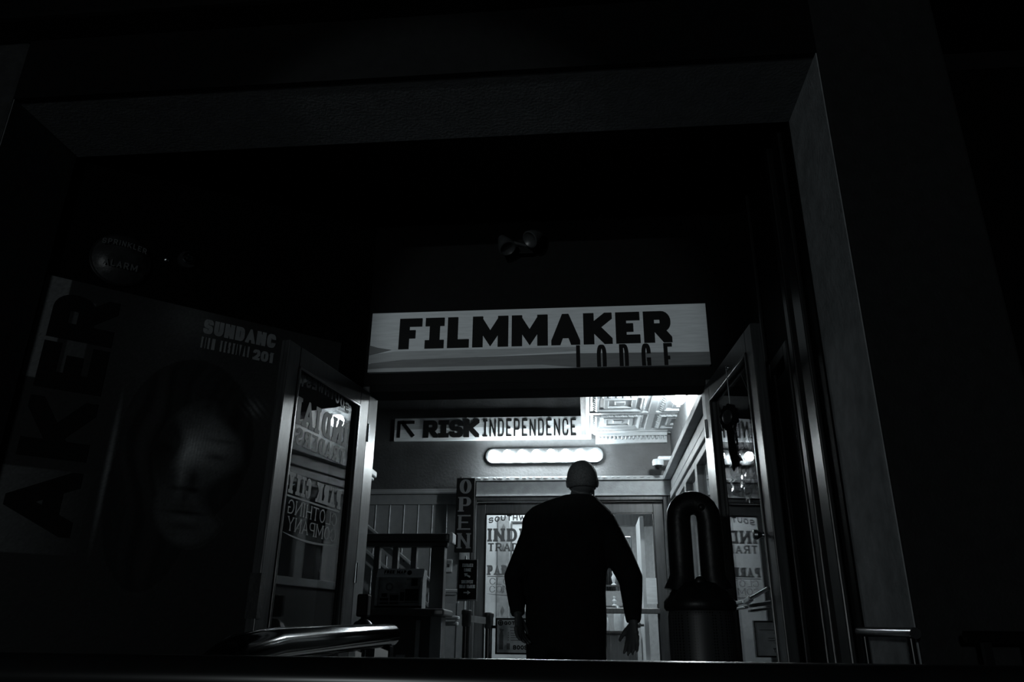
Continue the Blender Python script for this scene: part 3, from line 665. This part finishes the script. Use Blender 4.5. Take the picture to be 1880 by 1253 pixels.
# queue posts, belt, directory sign, oxygen sign
def queue_post(X, Y, lab, h=1.04):
    t = thing('queue_post', (X, Y, 0), lab, 'queue post', 'queue posts beside the inner doors')
    MB().lathe((X, Y, 0), [(0, 0), (.13, 0), (.135, .012), (.10, .03), (.04, .045), (0, .05)], 32).build('base', M_dkmetal, t, smooth=True)
    MB().cyl((X, Y, .04), (X, Y, h-.10), .028, 24).build('pole', M_metal, t, smooth=True)
    m = MB().lathe((X, Y, h-.12), [(0, 0), (.03, 0), (.036, .015), (.036, .085), (.04, .09), (.04, .115), (.034, .122), (0, .124)], 24); m.build('belt_cassette', M_dkmetal, t, smooth=True)
    return t
q1, q2 = at(857, 1121, 6.2), at(898, 1126, 6.47)
t1 = queue_post(q1.x, 6.2, 'black queue post under the small directory sign', q1.z); t2 = queue_post(q2.x, 6.47, 'black queue post beside the framed oxygen sign', q2.z)
m = MB().bar((q1.x+.02, 6.235, q1.z-.06), (q2.x-.02, 6.44, q2.z-.06), .003, .05); tag(m.build('queue_belt', mat('grey_webbing', .12, .8), loc=(q1.x, 6.15, q1.z-.06)), 'grey webbing belt stretched between the two queue posts', 'belt')
o = at(840, 1101, 6.2); fr = (o, V((1, 0, 0)), V((0, 0, 1)), V((0, -1, 0)))
t = thing('directory_sign', (q1.x, 6.2, q1.z), 'small black directory sign with two white arrows on top of a queue post', 'sign')
SW, SH = .145, .295
MB().pbox(fr, 0, SW, 0, SH, -.012, 0).build('board', M_ink, t)
m = MB().pbox(fr, -.005, 0, -.005, SH+.005, -.014, .003).pbox(fr, SW, SW+.005, -.005, SH+.005, -.014, .003).pbox(fr, 0, SW, SH, SH+.005, -.014, .003).pbox(fr, -.005, SW+.005, -.012, 0, -.014, .005); m.build('frame', M_signd, t)
m = MB().cyl((o.x+.085, 6.2, o.z-.01), (o.x+.085, 6.2, q1.z-.01), .008, 10).cyl((o.x+.11, 6.2, o.z-.01), (o.x+.11, 6.2, q1.z-.01), .006, 10); m.build('stem', M_chrome, t)
M_wl = mat('white_letters', .9, .6)
for txt, xa, xb, z in (('FILMMAKER', .03, .115, .243), ('LODGE', .045, .10, .208), ('SOUTHWEST', .027, .118, .118), ('INDIAN TRADERS', .01, .135, .083)):
    m = MB(); word(m, txt, (o+V((xa, 0, z)), *fr[1:]), xb-xa, .025, px=.09, py=.07, r=.3, gap=.07, c1=.002); m.build('lettering_'+txt.lower().replace(' ', '_'), M_wl, t)
m = MB().prism((o+V((.045, 0, .165)), *fr[1:]), [(0, .03), (.03, .03), (.022, .022), (.052, .008), (.047, -.004), (.015, .012), (.008, .003)], 0, .002); m.build('arrow', M_wl, t)
m = MB().prism((o+V((.045, 0, .05)), *fr[1:]), [(0, -.005), (.03, -.005), (.03, -.016), (.055, 0), (.03, .016), (.03, .005), (0, .005)], 0, .002); m.build('arrow', M_wl, t)
o = at(909, 1202, 6.36); fr = (o, V((1, 0, 0)), V((0, 0, 1)), V((0, -1, 0))); SW, SH = .42, .265
t = thing('framed_notice', (q2.x+.05, 6.39, o.z), 'framed white notice reading GOT and BOOST hung on a queue post behind the man', 'notice')
MB().pbox(fr, .01, SW-.01, .01, SH-.01, -.01, 0).build('sheet', mat('notice_paper', .7, .6), t)
m = MB().pbox(fr, 0, .012, 0, SH, -.015, .006).pbox(fr, SW-.012, SW, 0, SH, -.015, .006).pbox(fr, .012, SW-.012, 0, .012, -.015, .006).pbox(fr, .012, SW-.012, SH-.012, SH, -.015, .006)
m.bar((q2.x+.03, 6.455, o.z+.2), (o.x+.02, 6.372, o.z+.2), .02, .02); m.build('frame', M_ink, t)
m = MB(); word(m, 'GOT', (o+V((.068, 0, .215)), *fr[1:]), .085, .026, px=.13, gap=.15, c1=.002); m.build('lettering_got', M_ink, t)
m = MB(); word(m, 'BOOST', (o+V((.14, 0, .035)), *fr[1:]), .14, .032, px=.12, gap=.1, c1=.002); m.build('lettering_boost', M_ink, t)
m = MB(); word(m, 'O', (o+V((.018, 0, .208)), *fr[1:]), .042, .042, px=.09, r=.5, c1=.002); m.pbox(fr, .027, .051, .225, .233, 0, .002).pbox(fr, .035, .043, .217, .241, 0, .002); m.build('cross_emblem', M_ink, t)
m = MB().pbox(fr, .03, .062, .035, .14, 0, .002).prism(fr, [(.03, .14), (.062, .14), (.056, .165), (.066, .18), (.03, .19), (.038, .165)], 0, .002).pbox(fr, .09, .115, .035, .08, 0, .002); m.build('bottle_picture', M_signd, t)
m = MB(); 
for z, L_ in ((.195, .26), (.17, .15), (.152, .12), (.135, .2), (.118, .2), (.1, .15)):
    m.pbox(fr, .115 if z > .16 else .12, .115+L_, z, z+.006, 0, .001)
    if z < .16: m.pbox(fr, .098, .106, z, z+.008, 0, .001)
m.build('small_print', M_signd, t)

# ---------------------------------------------------------------- shop contents
t = thing('inner_shop_door', (.56, 8.55, 0), 'narrow white door standing edge-on inside the shop', 'door')
MB().box(.555, .60, 8.3, 8.95, .02, 2.08).build('slab', M_white, t, bevel=.003)
m = MB().cyl((.555, 8.36, 1.0), (.50, 8.36, 1.0), .012, 12).ell((.50, 8.36, 1.0), .028, .028, .028, 12, 8); m.build('handle', M_dkmetal, t, smooth=True)
def garment(X, Y, z, w_, h, g, lab):
    t = thing('hanging_garment', (X, Y, z-h), lab, 'garment', 'garments hanging in the shop')
    m = MB(); n = 14; pr = []
    for k in range(n+1):
        a = k/n; pr.append((X-w_/2+a*w_, Y+.015*sin(a*19), ))
    vs, fs_ = [], []
    for zi, sc in ((z, .35), (z-.04, .9), (z-.2*h, 1.0), (z-h, 1.1)):
        for k, (a, b) in enumerate(pr): vs.append((X+(a-X)*sc, b, zi))
    for j in range(3):
        for k in range(n): fs_.append((j*(n+1)+k, j*(n+1)+k+1, (j+1)*(n+1)+k+1, (j+1)*(n+1)+k))
    m.add(vs, fs_); ob = m.build('cloth', mat('garment_cloth', g, .8, noise=.4, scale=30), t, smooth=True)
    sd = ob.modifiers.new('thick', 'SOLIDIFY'); sd.thickness = .012
    m = MB().tube([(X, Y, z-.01), (X, Y, z+.04), (X+.012, Y, z+.055), (X, Y, z+.065)], .003, 6); m.build('hanger_hook', M_chrome, t)
random.seed(9)
nm = ['pale', 'grey', 'patterned dark', 'dark', 'light grey', 'mid grey']
for k in range(6): garment(-.02+k*.095, 9.5+.02*(k % 2), 1.95, .08, .55, (.5, .25, .12, .06, .4, .2)[k], f'{nm[k]} garment hanging on the shop rail seen through the inner door')
t = thing('clothes_rail', (.25, 9.5, 0), 'thin metal clothes rail inside the shop', 'clothes rail')
MB().cyl((-.22, 9.5, 2.015), (.52, 9.5, 2.015), .01, 12).build('bar', M_chrome, t)
m = MB().cyl((-.22, 9.5, 0), (-.22, 9.5, 2.015), .012, 12).cyl((.52, 9.5, 0), (.52, 9.5, 2.015), .012, 12); m.build('upright', M_chrome, t)
t = thing('display_counter', (.25, 8.95, 0), 'dark wooden display counter inside the shop', 'counter')
MB().box(-.2, .5, 8.75, 9.15, .0, .92).build('body', M_trimdk, t, bevel=.006); MB().box(-.22, .52, 8.72, 9.17, .92, .95).build('top', M_gloss, t, bevel=.004)
for k, (X, h_, g, lab) in enumerate(((-.12, .20, .5, 'pale round tub on the shop counter'), (.0, .26, .3, 'grey jar on the shop counter'), (.17, .17, .6, 'white bowl on the shop counter'), (.31, .27, .5, 'tall pale vase on the shop counter'), (.42, .2, .7, 'small bright jar on the shop counter'))):
    t = thing('counter_jar', (X, 8.88, .95), lab, 'jar'); r_ = .045
    MB().lathe((X, 8.88, .95), [(0, 0), (r_, 0), (r_*1.1, h_*.3), (r_*.9, h_*.75), (r_*.6, h_*.85)], 18).build('body', mat('jar_glaze', g, .2), t, smooth=True)
    MB().lathe((X, 8.88, .95+h_*.85), [(0, 0), (r_*.7, 0), (r_*.6, .02), (.006, .03), (0, .035)], 18).build('lid', M_chrome, t, smooth=True)
# shelf of small figurines above the counter
t = thing('display_shelf', (.2, 9.02, .95), 'small two-tier display shelf standing on the shop counter', 'shelf')
for z in (1.20, 1.42): MB().box(-.12, .5, 8.97, 9.10, z, z+.012).build('shelf_board', M_trimdk, t)
for x in (-.12, .49): MB().box(x, x+.012, 8.97, 9.10, .95, 1.62).build('side_panel', M_trimdk, t)
fg = ['white', 'silvery', 'pale grey', 'bright', 'glazed']
for k in range(10):
    X, z = -.06+.115*(k % 5), (1.212, 1.432)[k//5]; h_ = .11+.03*((k*7) % 3)
    t = thing('figurine', (X, 9.03, z), f"{fg[k % 5]} figurine on the {('lower', 'upper')[k//5]} tier of the shop display shelf", 'figurine', 'figurines on the shop display shelf')
    MB().lathe((X, 9.03, z), [(0, 0), (.03, 0), (.028, .01), (.012, .02), (.022, h_*.35), (.026, h_*.5), (.01, h_*.68), (.018, h_*.8), (.014, h_*.93), (0, h_)], 16).build('body', (M_white, M_chrome, M_trim, M_white, M_chrome)[k % 5], t, smooth=True)
# ornament strip and picture on the partition
t = thing('hanging_banner', (-.92, 8.75, 1.0), 'narrow hanging strip with diamond shapes behind the lettered inner door', 'hanging strip')
MB().box(-1.0, -.87, 8.735, 8.748, 1.0, 2.15).build('strip', mat('strip_grey', .35, .7), t)
for k in range(5):
    z = 1.15+k*.22; MB().prism((V((-.935, 8.735, z)), V((1, 0, 0)), V((0, 0, 1)), V((0, -1, 0))), [(-.02, 0), (0, -.045), (.02, 0), (0, .045)], 0, .004).build('diamond', M_signd, t)
t = thing('wall_picture', (-.6, 8.75, 1.3), 'thin-framed white panel on the shop partition behind the lettered door', 'picture')
m = MB().box(-.85, -.835, 8.73, 8.75, 1.12, 2.1).box(-.45, -.435, 8.73, 8.75, 1.12, 2.1).box(-.835, -.45, 8.73, 8.75, 2.085, 2.1).box(-.835, -.45, 8.73, 8.75, 1.12, 1.135); m.build('frame', M_signd, t)
MB().box(-.835, -.45, 8.742, 8.75, 1.135, 2.085).build('panel', M_signw, t)

# ---------------------------------------------------------------- ash receptacle with an arched top
M_can = mat('dark_bronze_enamel', .010, .4, noise=.25, bump=.15, bscale=30, spec=.35)
TX, TY = .445, 3.3
t = thing('ash_receptacle', (TX, TY, 0), 'dark outdoor litter bin with an arched loop top in front of the right door leaf', 'litter bin')
pts, rad = [], []
def lp(a, b): pts.append((TX+a, TY, b)); 
for z in (1.02, 1.08, 1.16, 1.24, 1.30): pts.append((TX-.062-(.012 if z < 1.06 else 0), TY, z)); rad.append((.044, .05) if z > 1.05 else (.055, .065))
for k in range(1, 10): a = pi-pi*k/10; pts.append((TX+.062*cos(a), TY, 1.315+.062*sin(a))); rad.append((.044, .05))
for z in (1.30, 1.24, 1.16, 1.08, 1.02): pts.append((TX+.062+(.012 if z < 1.06 else 0), TY, z)); rad.append((.044, .05) if z > 1.05 else (.055, .065))
MB().tube(pts, rad, 20).build('arched_top', M_can, t, smooth=True)
MB().lathe((TX, TY, .945), [(0, 0), (.135, 0), (.143, .012), (.143, .035), (.13, .052), (.108, .08), (.085, .105), (.05, .115), (0, .115)], 40, 1, .85).build('hood', M_can, t, smooth=True)
m = MB().lathe((TX, TY, .02), [(0, 0), (.13, 0), (.13, .905), (.125, .925), (0, .925)], 40, 1, .85)
mc = mat('perforated_bronze', .03, .4); nt = mc.node_tree; vz = nt.nodes.new('ShaderNodeTexVoronoi'); vz.inputs['Scale'].default_value = 95; vz.inputs['Randomness'].default_value = 0
tc = nt.nodes.new('ShaderNodeTexCoord'); nt.links.new(tc.outputs['Object'], vz.inputs['Vector']); rp = nt.nodes.new('ShaderNodeValToRGB')
rp.color_ramp.elements[0].position = .28; rp.color_ramp.elements[0].color = (.004, .004, .004, 1); rp.color_ramp.elements[1].position = .36; rp.color_ramp.elements[1].color = (.04, .042, .044, 1)
nt.links.new(vz.outputs['Distance'], rp.inputs[0]); nt.links.new(rp.outputs[0], nt.nodes['Principled BSDF'].inputs['Base Color'])
m.build('perforated_body', mc, t, smooth=True)
m = MB().ell((TX+.0, TY-.055, 1.055), .022, .012, .022, 14, 8); m.build('lower_knob', M_can, t, smooth=True)
MB().ell((TX+.03, TY-.048, 1.352), .014, .008, .014, 14, 8).build('upper_knob', M_can, t, smooth=True)
MB().cyl((TX, TY, 0), (TX, TY, .02), .12, 32).build('foot', M_can, t)

# ---------------------------------------------------------------- ornament on the right leaf
def rd(s, z, d=0.0): return fr_[0]+fr_[1]*s+V((0, 0, z))+fr_[3]*d
t = thing('door_ornament', tuple(rd(.45, 1.59, .01)), 'dark scalloped disc with a long forked strap hung on the right door glass', 'ornament')
n = 60; pts = []
for k in range(n): a = 2*pi*k/n; rr = 1+.07*cos(13*a); pts.append((.056*rr*cos(a), .060*rr*sin(a)))
ou = V((.50, -.866, 0)); of = (rd(.56, 1.80, .025), ou, V((0, 0, 1)), ou.cross(V((0, 0, 1))))
MB().prism(of, pts, 0, .022).build('scalloped_disc', M_ink, t, bevel=.004)
q = MB().ell((0, 0, 0), .034, .034, .010, 20, 8); r = V((0, 0, 1)).rotation_difference(of[3]).to_matrix()
MB().add([of[0]+of[3]*.022+r @ V(p) for p in q.v], q.f).build('boss', M_dkmetal, t, smooth=True)
MB().prism(of, [(-.03, -.04), (.028, -.04), (.034, -.12), (.03, -.17), (.055, -.215), (.034, -.21), (.02, -.235), (.008, -.21), (-.01, -.25), (-.014, -.21), (-.024, -.17), (-.026, -.12)], 0, .012).build('forked_strap', M_ink, t, bevel=.003)
MB().tube([of[0]+V((0, 0, .055)), of[0]+V((0, 0, .13)), rd(.50, 2.06, .01)], .0022, 6).build('string', M_signg, t)
MB().ell(rd(.50, 2.065, .0), .012, .012, .012, 12, 8).build('suction_hook', M_chrome, t, smooth=True)
# crinkled plastic sleeve
m = MB(); random.seed(11); nx_, nz_ = 12, 22; vs = []
for j in range(nz_+1):
    for i in range(nx_+1):
        a, b = i/nx_, j/nz_; wd = .13+.07*(1-b)
        vs.append(rd(.60+(a-.5)*wd*1.5, 1.42+b*.33-.10*(a-.5)*(1-b), .02+.010*sin(a*9+b*3)+random.uniform(-.006, .006)))
m.add(vs, [(j*(nx_+1)+i, j*(nx_+1)+i+1, (j+1)*(nx_+1)+i+1, (j+1)*(nx_+1)+i) for j in range(nz_) for i in range(nx_)])
o = m.build('plastic_sleeve', glass('crinkled_plastic', .95, .8, 2.0, .12), loc=tuple(rd(.52, 1.44, .02)))
tag(o, 'crinkled clear plastic sleeve hanging behind the forked strap on the right door', 'plastic sleeve')
sd = o.modifiers.new('thick', 'SOLIDIFY'); sd.thickness = .001

# ---------------------------------------------------------------- railings near the camera
t = thing('step_handrail', (-.56, 1.6, 0), 'thick black handrail climbing the steps before the poster, brightly lit along its top', 'handrail')
e = V((-.56, 2.25, .836)); s_ = V((-.56, 1.30, .79))
m = MB().tube([(-.56, 1.17, .60), (-.56, 1.17, .70), (-.56, 1.175, .745), (-.56, 1.20, .778), (-.56, 1.25, .797), (-.56, 1.4, .811), (-.56, 1.8, .824), e], [(.030, .032)]*8, 32); m.build('rail', M_rail_gloss, t, smooth=True)
MB().bar(V((-.56, 2.2, 0)), V((-.56, 2.2, .81)), .045, .045, up=(1, 0, 0)).build('post', M_metal, t, bevel=.004)
for k in range(4):
    p = s_.lerp(e, .1+.2*k); MB().bar((p.x, p.y, .0), (p.x, p.y, p.z-.025), .015, .015, up=(1, 0, 0)).build('baluster', M_metal, t)
t = thing('guard_rail', (0, 1.1, 0), 'black horizontal guard rail along the bottom of the view with a highlight on top', 'railing')
MB().tube([(-1.4, 1.10, .77), (2.0, 1.10, .77)], .030, 28).build('rail', M_metal, t, smooth=True)
for x in (-1.35, .05, 1.9): MB().bar((x, 1.1, 0), (x, 1.1, .75), .04, .04, up=(1, 0, 0)).build('post', M_metal, t, bevel=.003)
t = thing('side_railing', (1.5, 2.3, 0), 'black railing beside the right pier, with a level rail and thin balusters', 'railing')
MB().tube([(1.0, 2.295, .848), (2.6, 2.295, .848)], .015, 20).build('rail', M_rail_gloss, t, smooth=True)
for k in range(13): MB().box(1.04+k*.12, 1.06+k*.12, 2.285, 2.305, .0, .835).build('baluster', M_metal, t)
p, q = at(1592, 1161, 2.82), at(1700, 1163, 2.28); dv = (q-p); xx = .885
t = thing('step_handrail', (xx, 2.55, 0), 'short thin black handrail running past the right pier, its top edge catching light', 'handrail')
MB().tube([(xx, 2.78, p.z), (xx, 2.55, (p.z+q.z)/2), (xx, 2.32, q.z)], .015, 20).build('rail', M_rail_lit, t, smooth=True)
for y in (2.74, 2.36): MB().cyl((xx, y, 0), (xx, y, p.z-.012), .011, 14).build('post', M_metal, t, smooth=True)
# little bollard behind the handrail end
p = at(669, 1112, 3.7)
t = thing('short_post', (p.x, 3.7, 0), 'short black square-topped post beside the foot of the open left door', 'post')
MB().cyl((p.x, 3.7, 0), (p.x, 3.7, .87), .022, 20).build('shaft', M_metal, t, smooth=True)
MB().lathe((p.x, 3.7, .86), [(0, 0), (.05, 0), (.055, .015), (.04, .04), (.02, .055), (0, .056)], 24).build('collar', M_metal, t, smooth=True)
MB().box(p.x-.03, p.x+.024, 3.67, 3.73, .925, 1.025).build('head', M_black, t, bevel=.008)

# ---------------------------------------------------------------- the man, seen from behind
YM = 4.12
def A(x, y, dY=0): return at(x, y, YM+dY)
def remesh(mb, name, m_, parent, vox, smooth_it=2):
    off = V(OFF[parent.name]) if parent else V((0, 0, 0))
    me = bpy.data.meshes.new(name+'_raw'); me.from_pydata([tuple(V(v)-off) for v in mb.v], [], mb.f)
    b = bmesh.new(); b.from_mesh(me); bmesh.ops.remove_doubles(b, verts=b.verts, dist=1e-5); bmesh.ops.recalc_face_normals(b, faces=b.faces); b.to_mesh(me); b.free()
    o = bpy.data.objects.new(name+'_raw', me); COL.objects.link(o)
    md = o.modifiers.new('r', 'REMESH'); md.mode = 'VOXEL'; md.voxel_size = vox
    sm = o.modifiers.new('s', 'SMOOTH'); sm.iterations = smooth_it; sm.factor = .5
    dg = bpy.context.evaluated_depsgraph_get(); dg.update()
    nm_ = bpy.data.meshes.new_from_object(o.evaluated_get(dg)); nm_.name = name
    bpy.data.objects.remove(o); nm_.materials.clear(); nm_.materials.append(m_)
    for p_ in nm_.polygons: p_.use_smooth = True
    o = bpy.data.objects.new(name, nm_); COL.objects.link(o); OFF[name] = tuple(off)
    if parent: o.parent = parent
    return o
hd = A(1069, 886); hd.z -= .0
man = thing('person', (hd.x-.06, YM, 0), 'bald-headed person in a dark shirt seen from behind, walking in through the entrance', 'person')
# joints
neck = A(1066, 916, .01); shL, shR = A(974, 952, 0), A(1126, 952, .0)
elL, elR = A(943, 1062, .02), A(1158, 1064, -.03); wrL, wrR = A(951, 1128, -.10), A(1163, 1142, -.12)
hipz = .93; cx = A(1040, 1181).x
def torso(mb, g):
    """lofted trunk; g = growth of the radii"""
    px = [(1222, 968, 1112, .12), (1200, 967, 1112, .12), (1140, 966, 1113, .125), (1088, 967, 1111, .125), (1040, 965, 1114, .13), (1000, 962, 1122, .135), (970, 959, 1130, .13), (955, 960, 1130, .12), (943, 966, 1124, .11), (932, 978, 1113, .10), (922, 1000, 1102, .09), (911, 1034, 1092, .078)]
    rows = []
    for y, xl, xr, dp in px:
        p, q = A(xl, y), A(xr, y); rows.append((p.z, (p.x+q.x)/2, (q.x-p.x)/2, dp))
    pts = [(x, YM+(.0 if z < 1.4 else .01), z) for z, x, a, b in rows]
    mb.rings([(p_, a+g, b+g) for p_, (z, x, a, b) in zip(pts, rows)])
body = MB(); torso(body, -.015)
body.tube([neck-V((0, 0, .10)), neck+V((0, .0, -.02)), hd-V((0, .01, .06))], [.070, .066, .062], 18)
body.ell(hd+V((0, .012, .022)), .080, .098, .098, 28, 18)      # skull
body.ell(hd+V((.004, .045, -.045)), .062, .062, .075, 20, 12)     # jaw
body.ell(hd+V((0, .112, -.01)), .013, .018, .026, 10, 8)          # nose
body.ell(hd+V((0, .10, -.055)), .026, .012, .008, 10, 6)          # mouth
for sx in (-1, 1):
    body.ell(hd+V((sx*.03, .097, .02)), .014, .008, .008, 10, 6)   # eyes
    body.ell(hd+V((sx*.080, .012, .0)), .009, .018, .030, 12, 8)  # ears
def arm(mb, a, b, c, r):
    a, b, c = V(a), V(b), V(c); mb.tube([a, a.lerp(b, .25), a.lerp(b, .6), b, b.lerp(c, .3), b.lerp(c, .7), c], r, 18)
def leg(mb, h, k, a, r):
    h, k, a = V(h), V(k), V(a); mb.tube([h, h.lerp(k, .4), k, k.lerp(a, .35), a], r, 20)
arm(body, shL+V((.04, 0, 0)), elL, wrL, [.05, .048, .042, .037, .036, .03, .024]); arm(body, shR-V((.04, 0, 0)), elR, wrR, [.05, .048, .042, .037, .036, .03, .024])
hL, hR = V((cx-.10, YM, .90)), V((cx+.10, YM, .90)); kL, kR = V((cx-.11, YM+.10, .49)), V((cx+.11, YM-.02, .49)); aL, aR = V((cx-.11, YM+.14, .085)), V((cx+.12, YM-.17, .085))
leg(body, hL, kL, aL, [.085, .075, .052, .05, .036]); leg(body, hR, kR, aR, [.085, .075, .052, .05, .036])
def hand(mb, w_, d, side, spread, curl):
    """palm and five fingers; d = direction of the hand, side = towards the thumb"""
    d = V(d).normalized(); s_ = (V(side)-d*d.dot(V(side))).normalized(); n_ = d.cross(s_)
    pc_ = V(w_)+d*.05; mb.tube([V(w_)-d*.01, V(w_)+d*.03, V(w_)+d*.07, V(w_)+d*.092], [(.018, .024), (.017, .034), (.015, .040), (.011, .038)], 16) if False else None
    fr2 = Matrix((s_, n_, d)).transposed()
    for k in range(5):
        tt = k/4; mb.ell(V(w_)+d*(.005+.082*tt), .026+.014*tt, .017-.003*tt, .022, 14, 8, rot=fr2)
    L4 = (.072, .080, .075, .060)
    for k in range(4):
        base = V(w_)+d*.082+s_*(.030-.020*k); L_ = L4[k]; fan = (1.5-k)*spread; p_ = base; dd = (d+s_*fan).normalized(); path = [base-d*.02, base]
        for q_ in range(3):
            dd = (dd+n_*curl[q_ % len(curl)]).normalized(); p_ = p_+dd*L_*(.45, .32, .23)[q_]; path.append(p_)
        mb.tube(path, [.0095, .0095, .009, .008, .0055], 10)
    b0 = V(w_)+d*.025+s_*.022; dd = (d*.7+s_*.8).normalized(); p1 = b0+dd*.035; dd = (dd+d*.4).normalized(); p2 = p1+dd*.03; p3 = p2+(dd+d*.3).normalized()*.024
    mb.tube([b0, p1, p2, p3], [.014, .012, .010, .007], 10)
hand(body, wrL, (.10, -.10, -1), (.5, .9, 0), .10, (.35, .45, .4)); hand(body, wrR, (-.12, -.12, -1), (-.75, .6, 0), .08, (-.05, -.12, -.1))
bo = remesh(body, 'body', M_skin, man, .0058, 2)
# hair: thin close-cropped cap round the back and sides
hr = MB(); seg, rg = 40, 18; vs = []
for j in range(rg+1):
    th = radians(10)+radians(112)*j/rg
    for k in range(seg+1):
        ph = radians(150)+radians(240)*k/seg
        vs.append(hd+V((0, .012, .020))+V((.0835*sin(th)*cos(ph), .1015*sin(th)*sin(ph), .1015*cos(th))))
hr.add(vs, [(j*(seg+1)+k, j*(seg+1)+k+1, (j+1)*(seg+1)+k+1, (j+1)*(seg+1)+k) for j in range(rg) for k in range(seg)])
ho = hr.build('hair', M_hair, man, smooth=True); sd = ho.modifiers.new('t', 'SOLIDIFY'); sd.thickness = .004
# shirt
sh = MB(); torso(sh, .004)
sh.tube([neck-V((0, -.0, .06)), neck+V((0, 0, -.012))], [.084, .078], 20)
arm(sh, shL+V((.055, 0, -.012)), elL, wrL, [.07, .07, .062, .053, .047, .042, .036]); arm(sh, shR-V((.06, 0, .012)), elR, wrR, [.07, .072, .072, .064, .056, .046, .037])
rng = random.Random(4)
for k in range(9):   # soft folds across the back and the sleeves
    z = 1.0+.055*k; sx = rng.choice((-1, 1)); sh.tube([(cx+sx*.19, YM-.06, z), (cx+sx*.08, YM-.118, z+rng.uniform(-.05, .03)), (cx-sx*.02, YM-.122, z+rng.uniform(-.06, .02))], [.008, .010, .004], 8)
so = remesh(sh, 'shirt', M_shirt, man, .009, 3)
MB().tube([neck+V((-.0, 0, -.03)), neck+V((0, .0, -.022)), neck+V((0, .0, .002))], [.082, .084, .078], 24).build('collar', M_shirt, man, smooth=True)
tr = MB(); tr.tube([(cx, YM, 1.0), (cx, YM, .86), (cx, YM, .80)], [(.10, .165), (.115, .172), (.10, .165)], 24)
leg(tr, hL, kL, aL, [.098, .094, .075, .070, .062]); leg(tr, hR, kR, aR, [.098, .094, .075, .070, .062])
remesh(tr, 'trousers', M_pants, man, .012, 2)
for a_ in (aL, aR):
    m = MB().ell((a_.x, a_.y+.07, .045), .048, .14, .045, 20, 10); m.build('shoe', M_ink, man, smooth=True)

# lettering and print belong to the board or sheet that carries them
for o in list(bpy.data.objects):
    if o.parent is None or o.parent.type != 'EMPTY': continue
    sib = {c.name.split('.')[0]: c for c in o.parent.children}
    host = next((sib[k] for k in ('board', 'sheet', 'printed_sheet', 'gong', 'header') if k in sib), None)
    if o.parent.name.startswith('door_') and 'glass_pane' in sib: host = sib['glass_pane']
    if host and host is not o and o.name.split('.')[0].split('_')[0] in ('lettering', 'letter', 'print', 'arrow', 'emblem', 'cross', 'bottle', 'small'):
        if o.parent.name.startswith('brochure') and 'free_map' not in o.name and 'emblem' not in o.name: continue
        o.parent = host
    if o.name.split('.')[0] == 'bulb':
        hs = [c for c in o.parent.children if c.name.startswith('lamp_holder')]
        bx = lambda c: c.bound_box[0][0]+c.bound_box[6][0]
        if hs: o.parent = min(hs, key=lambda c: abs(bx(c)-bx(o)))
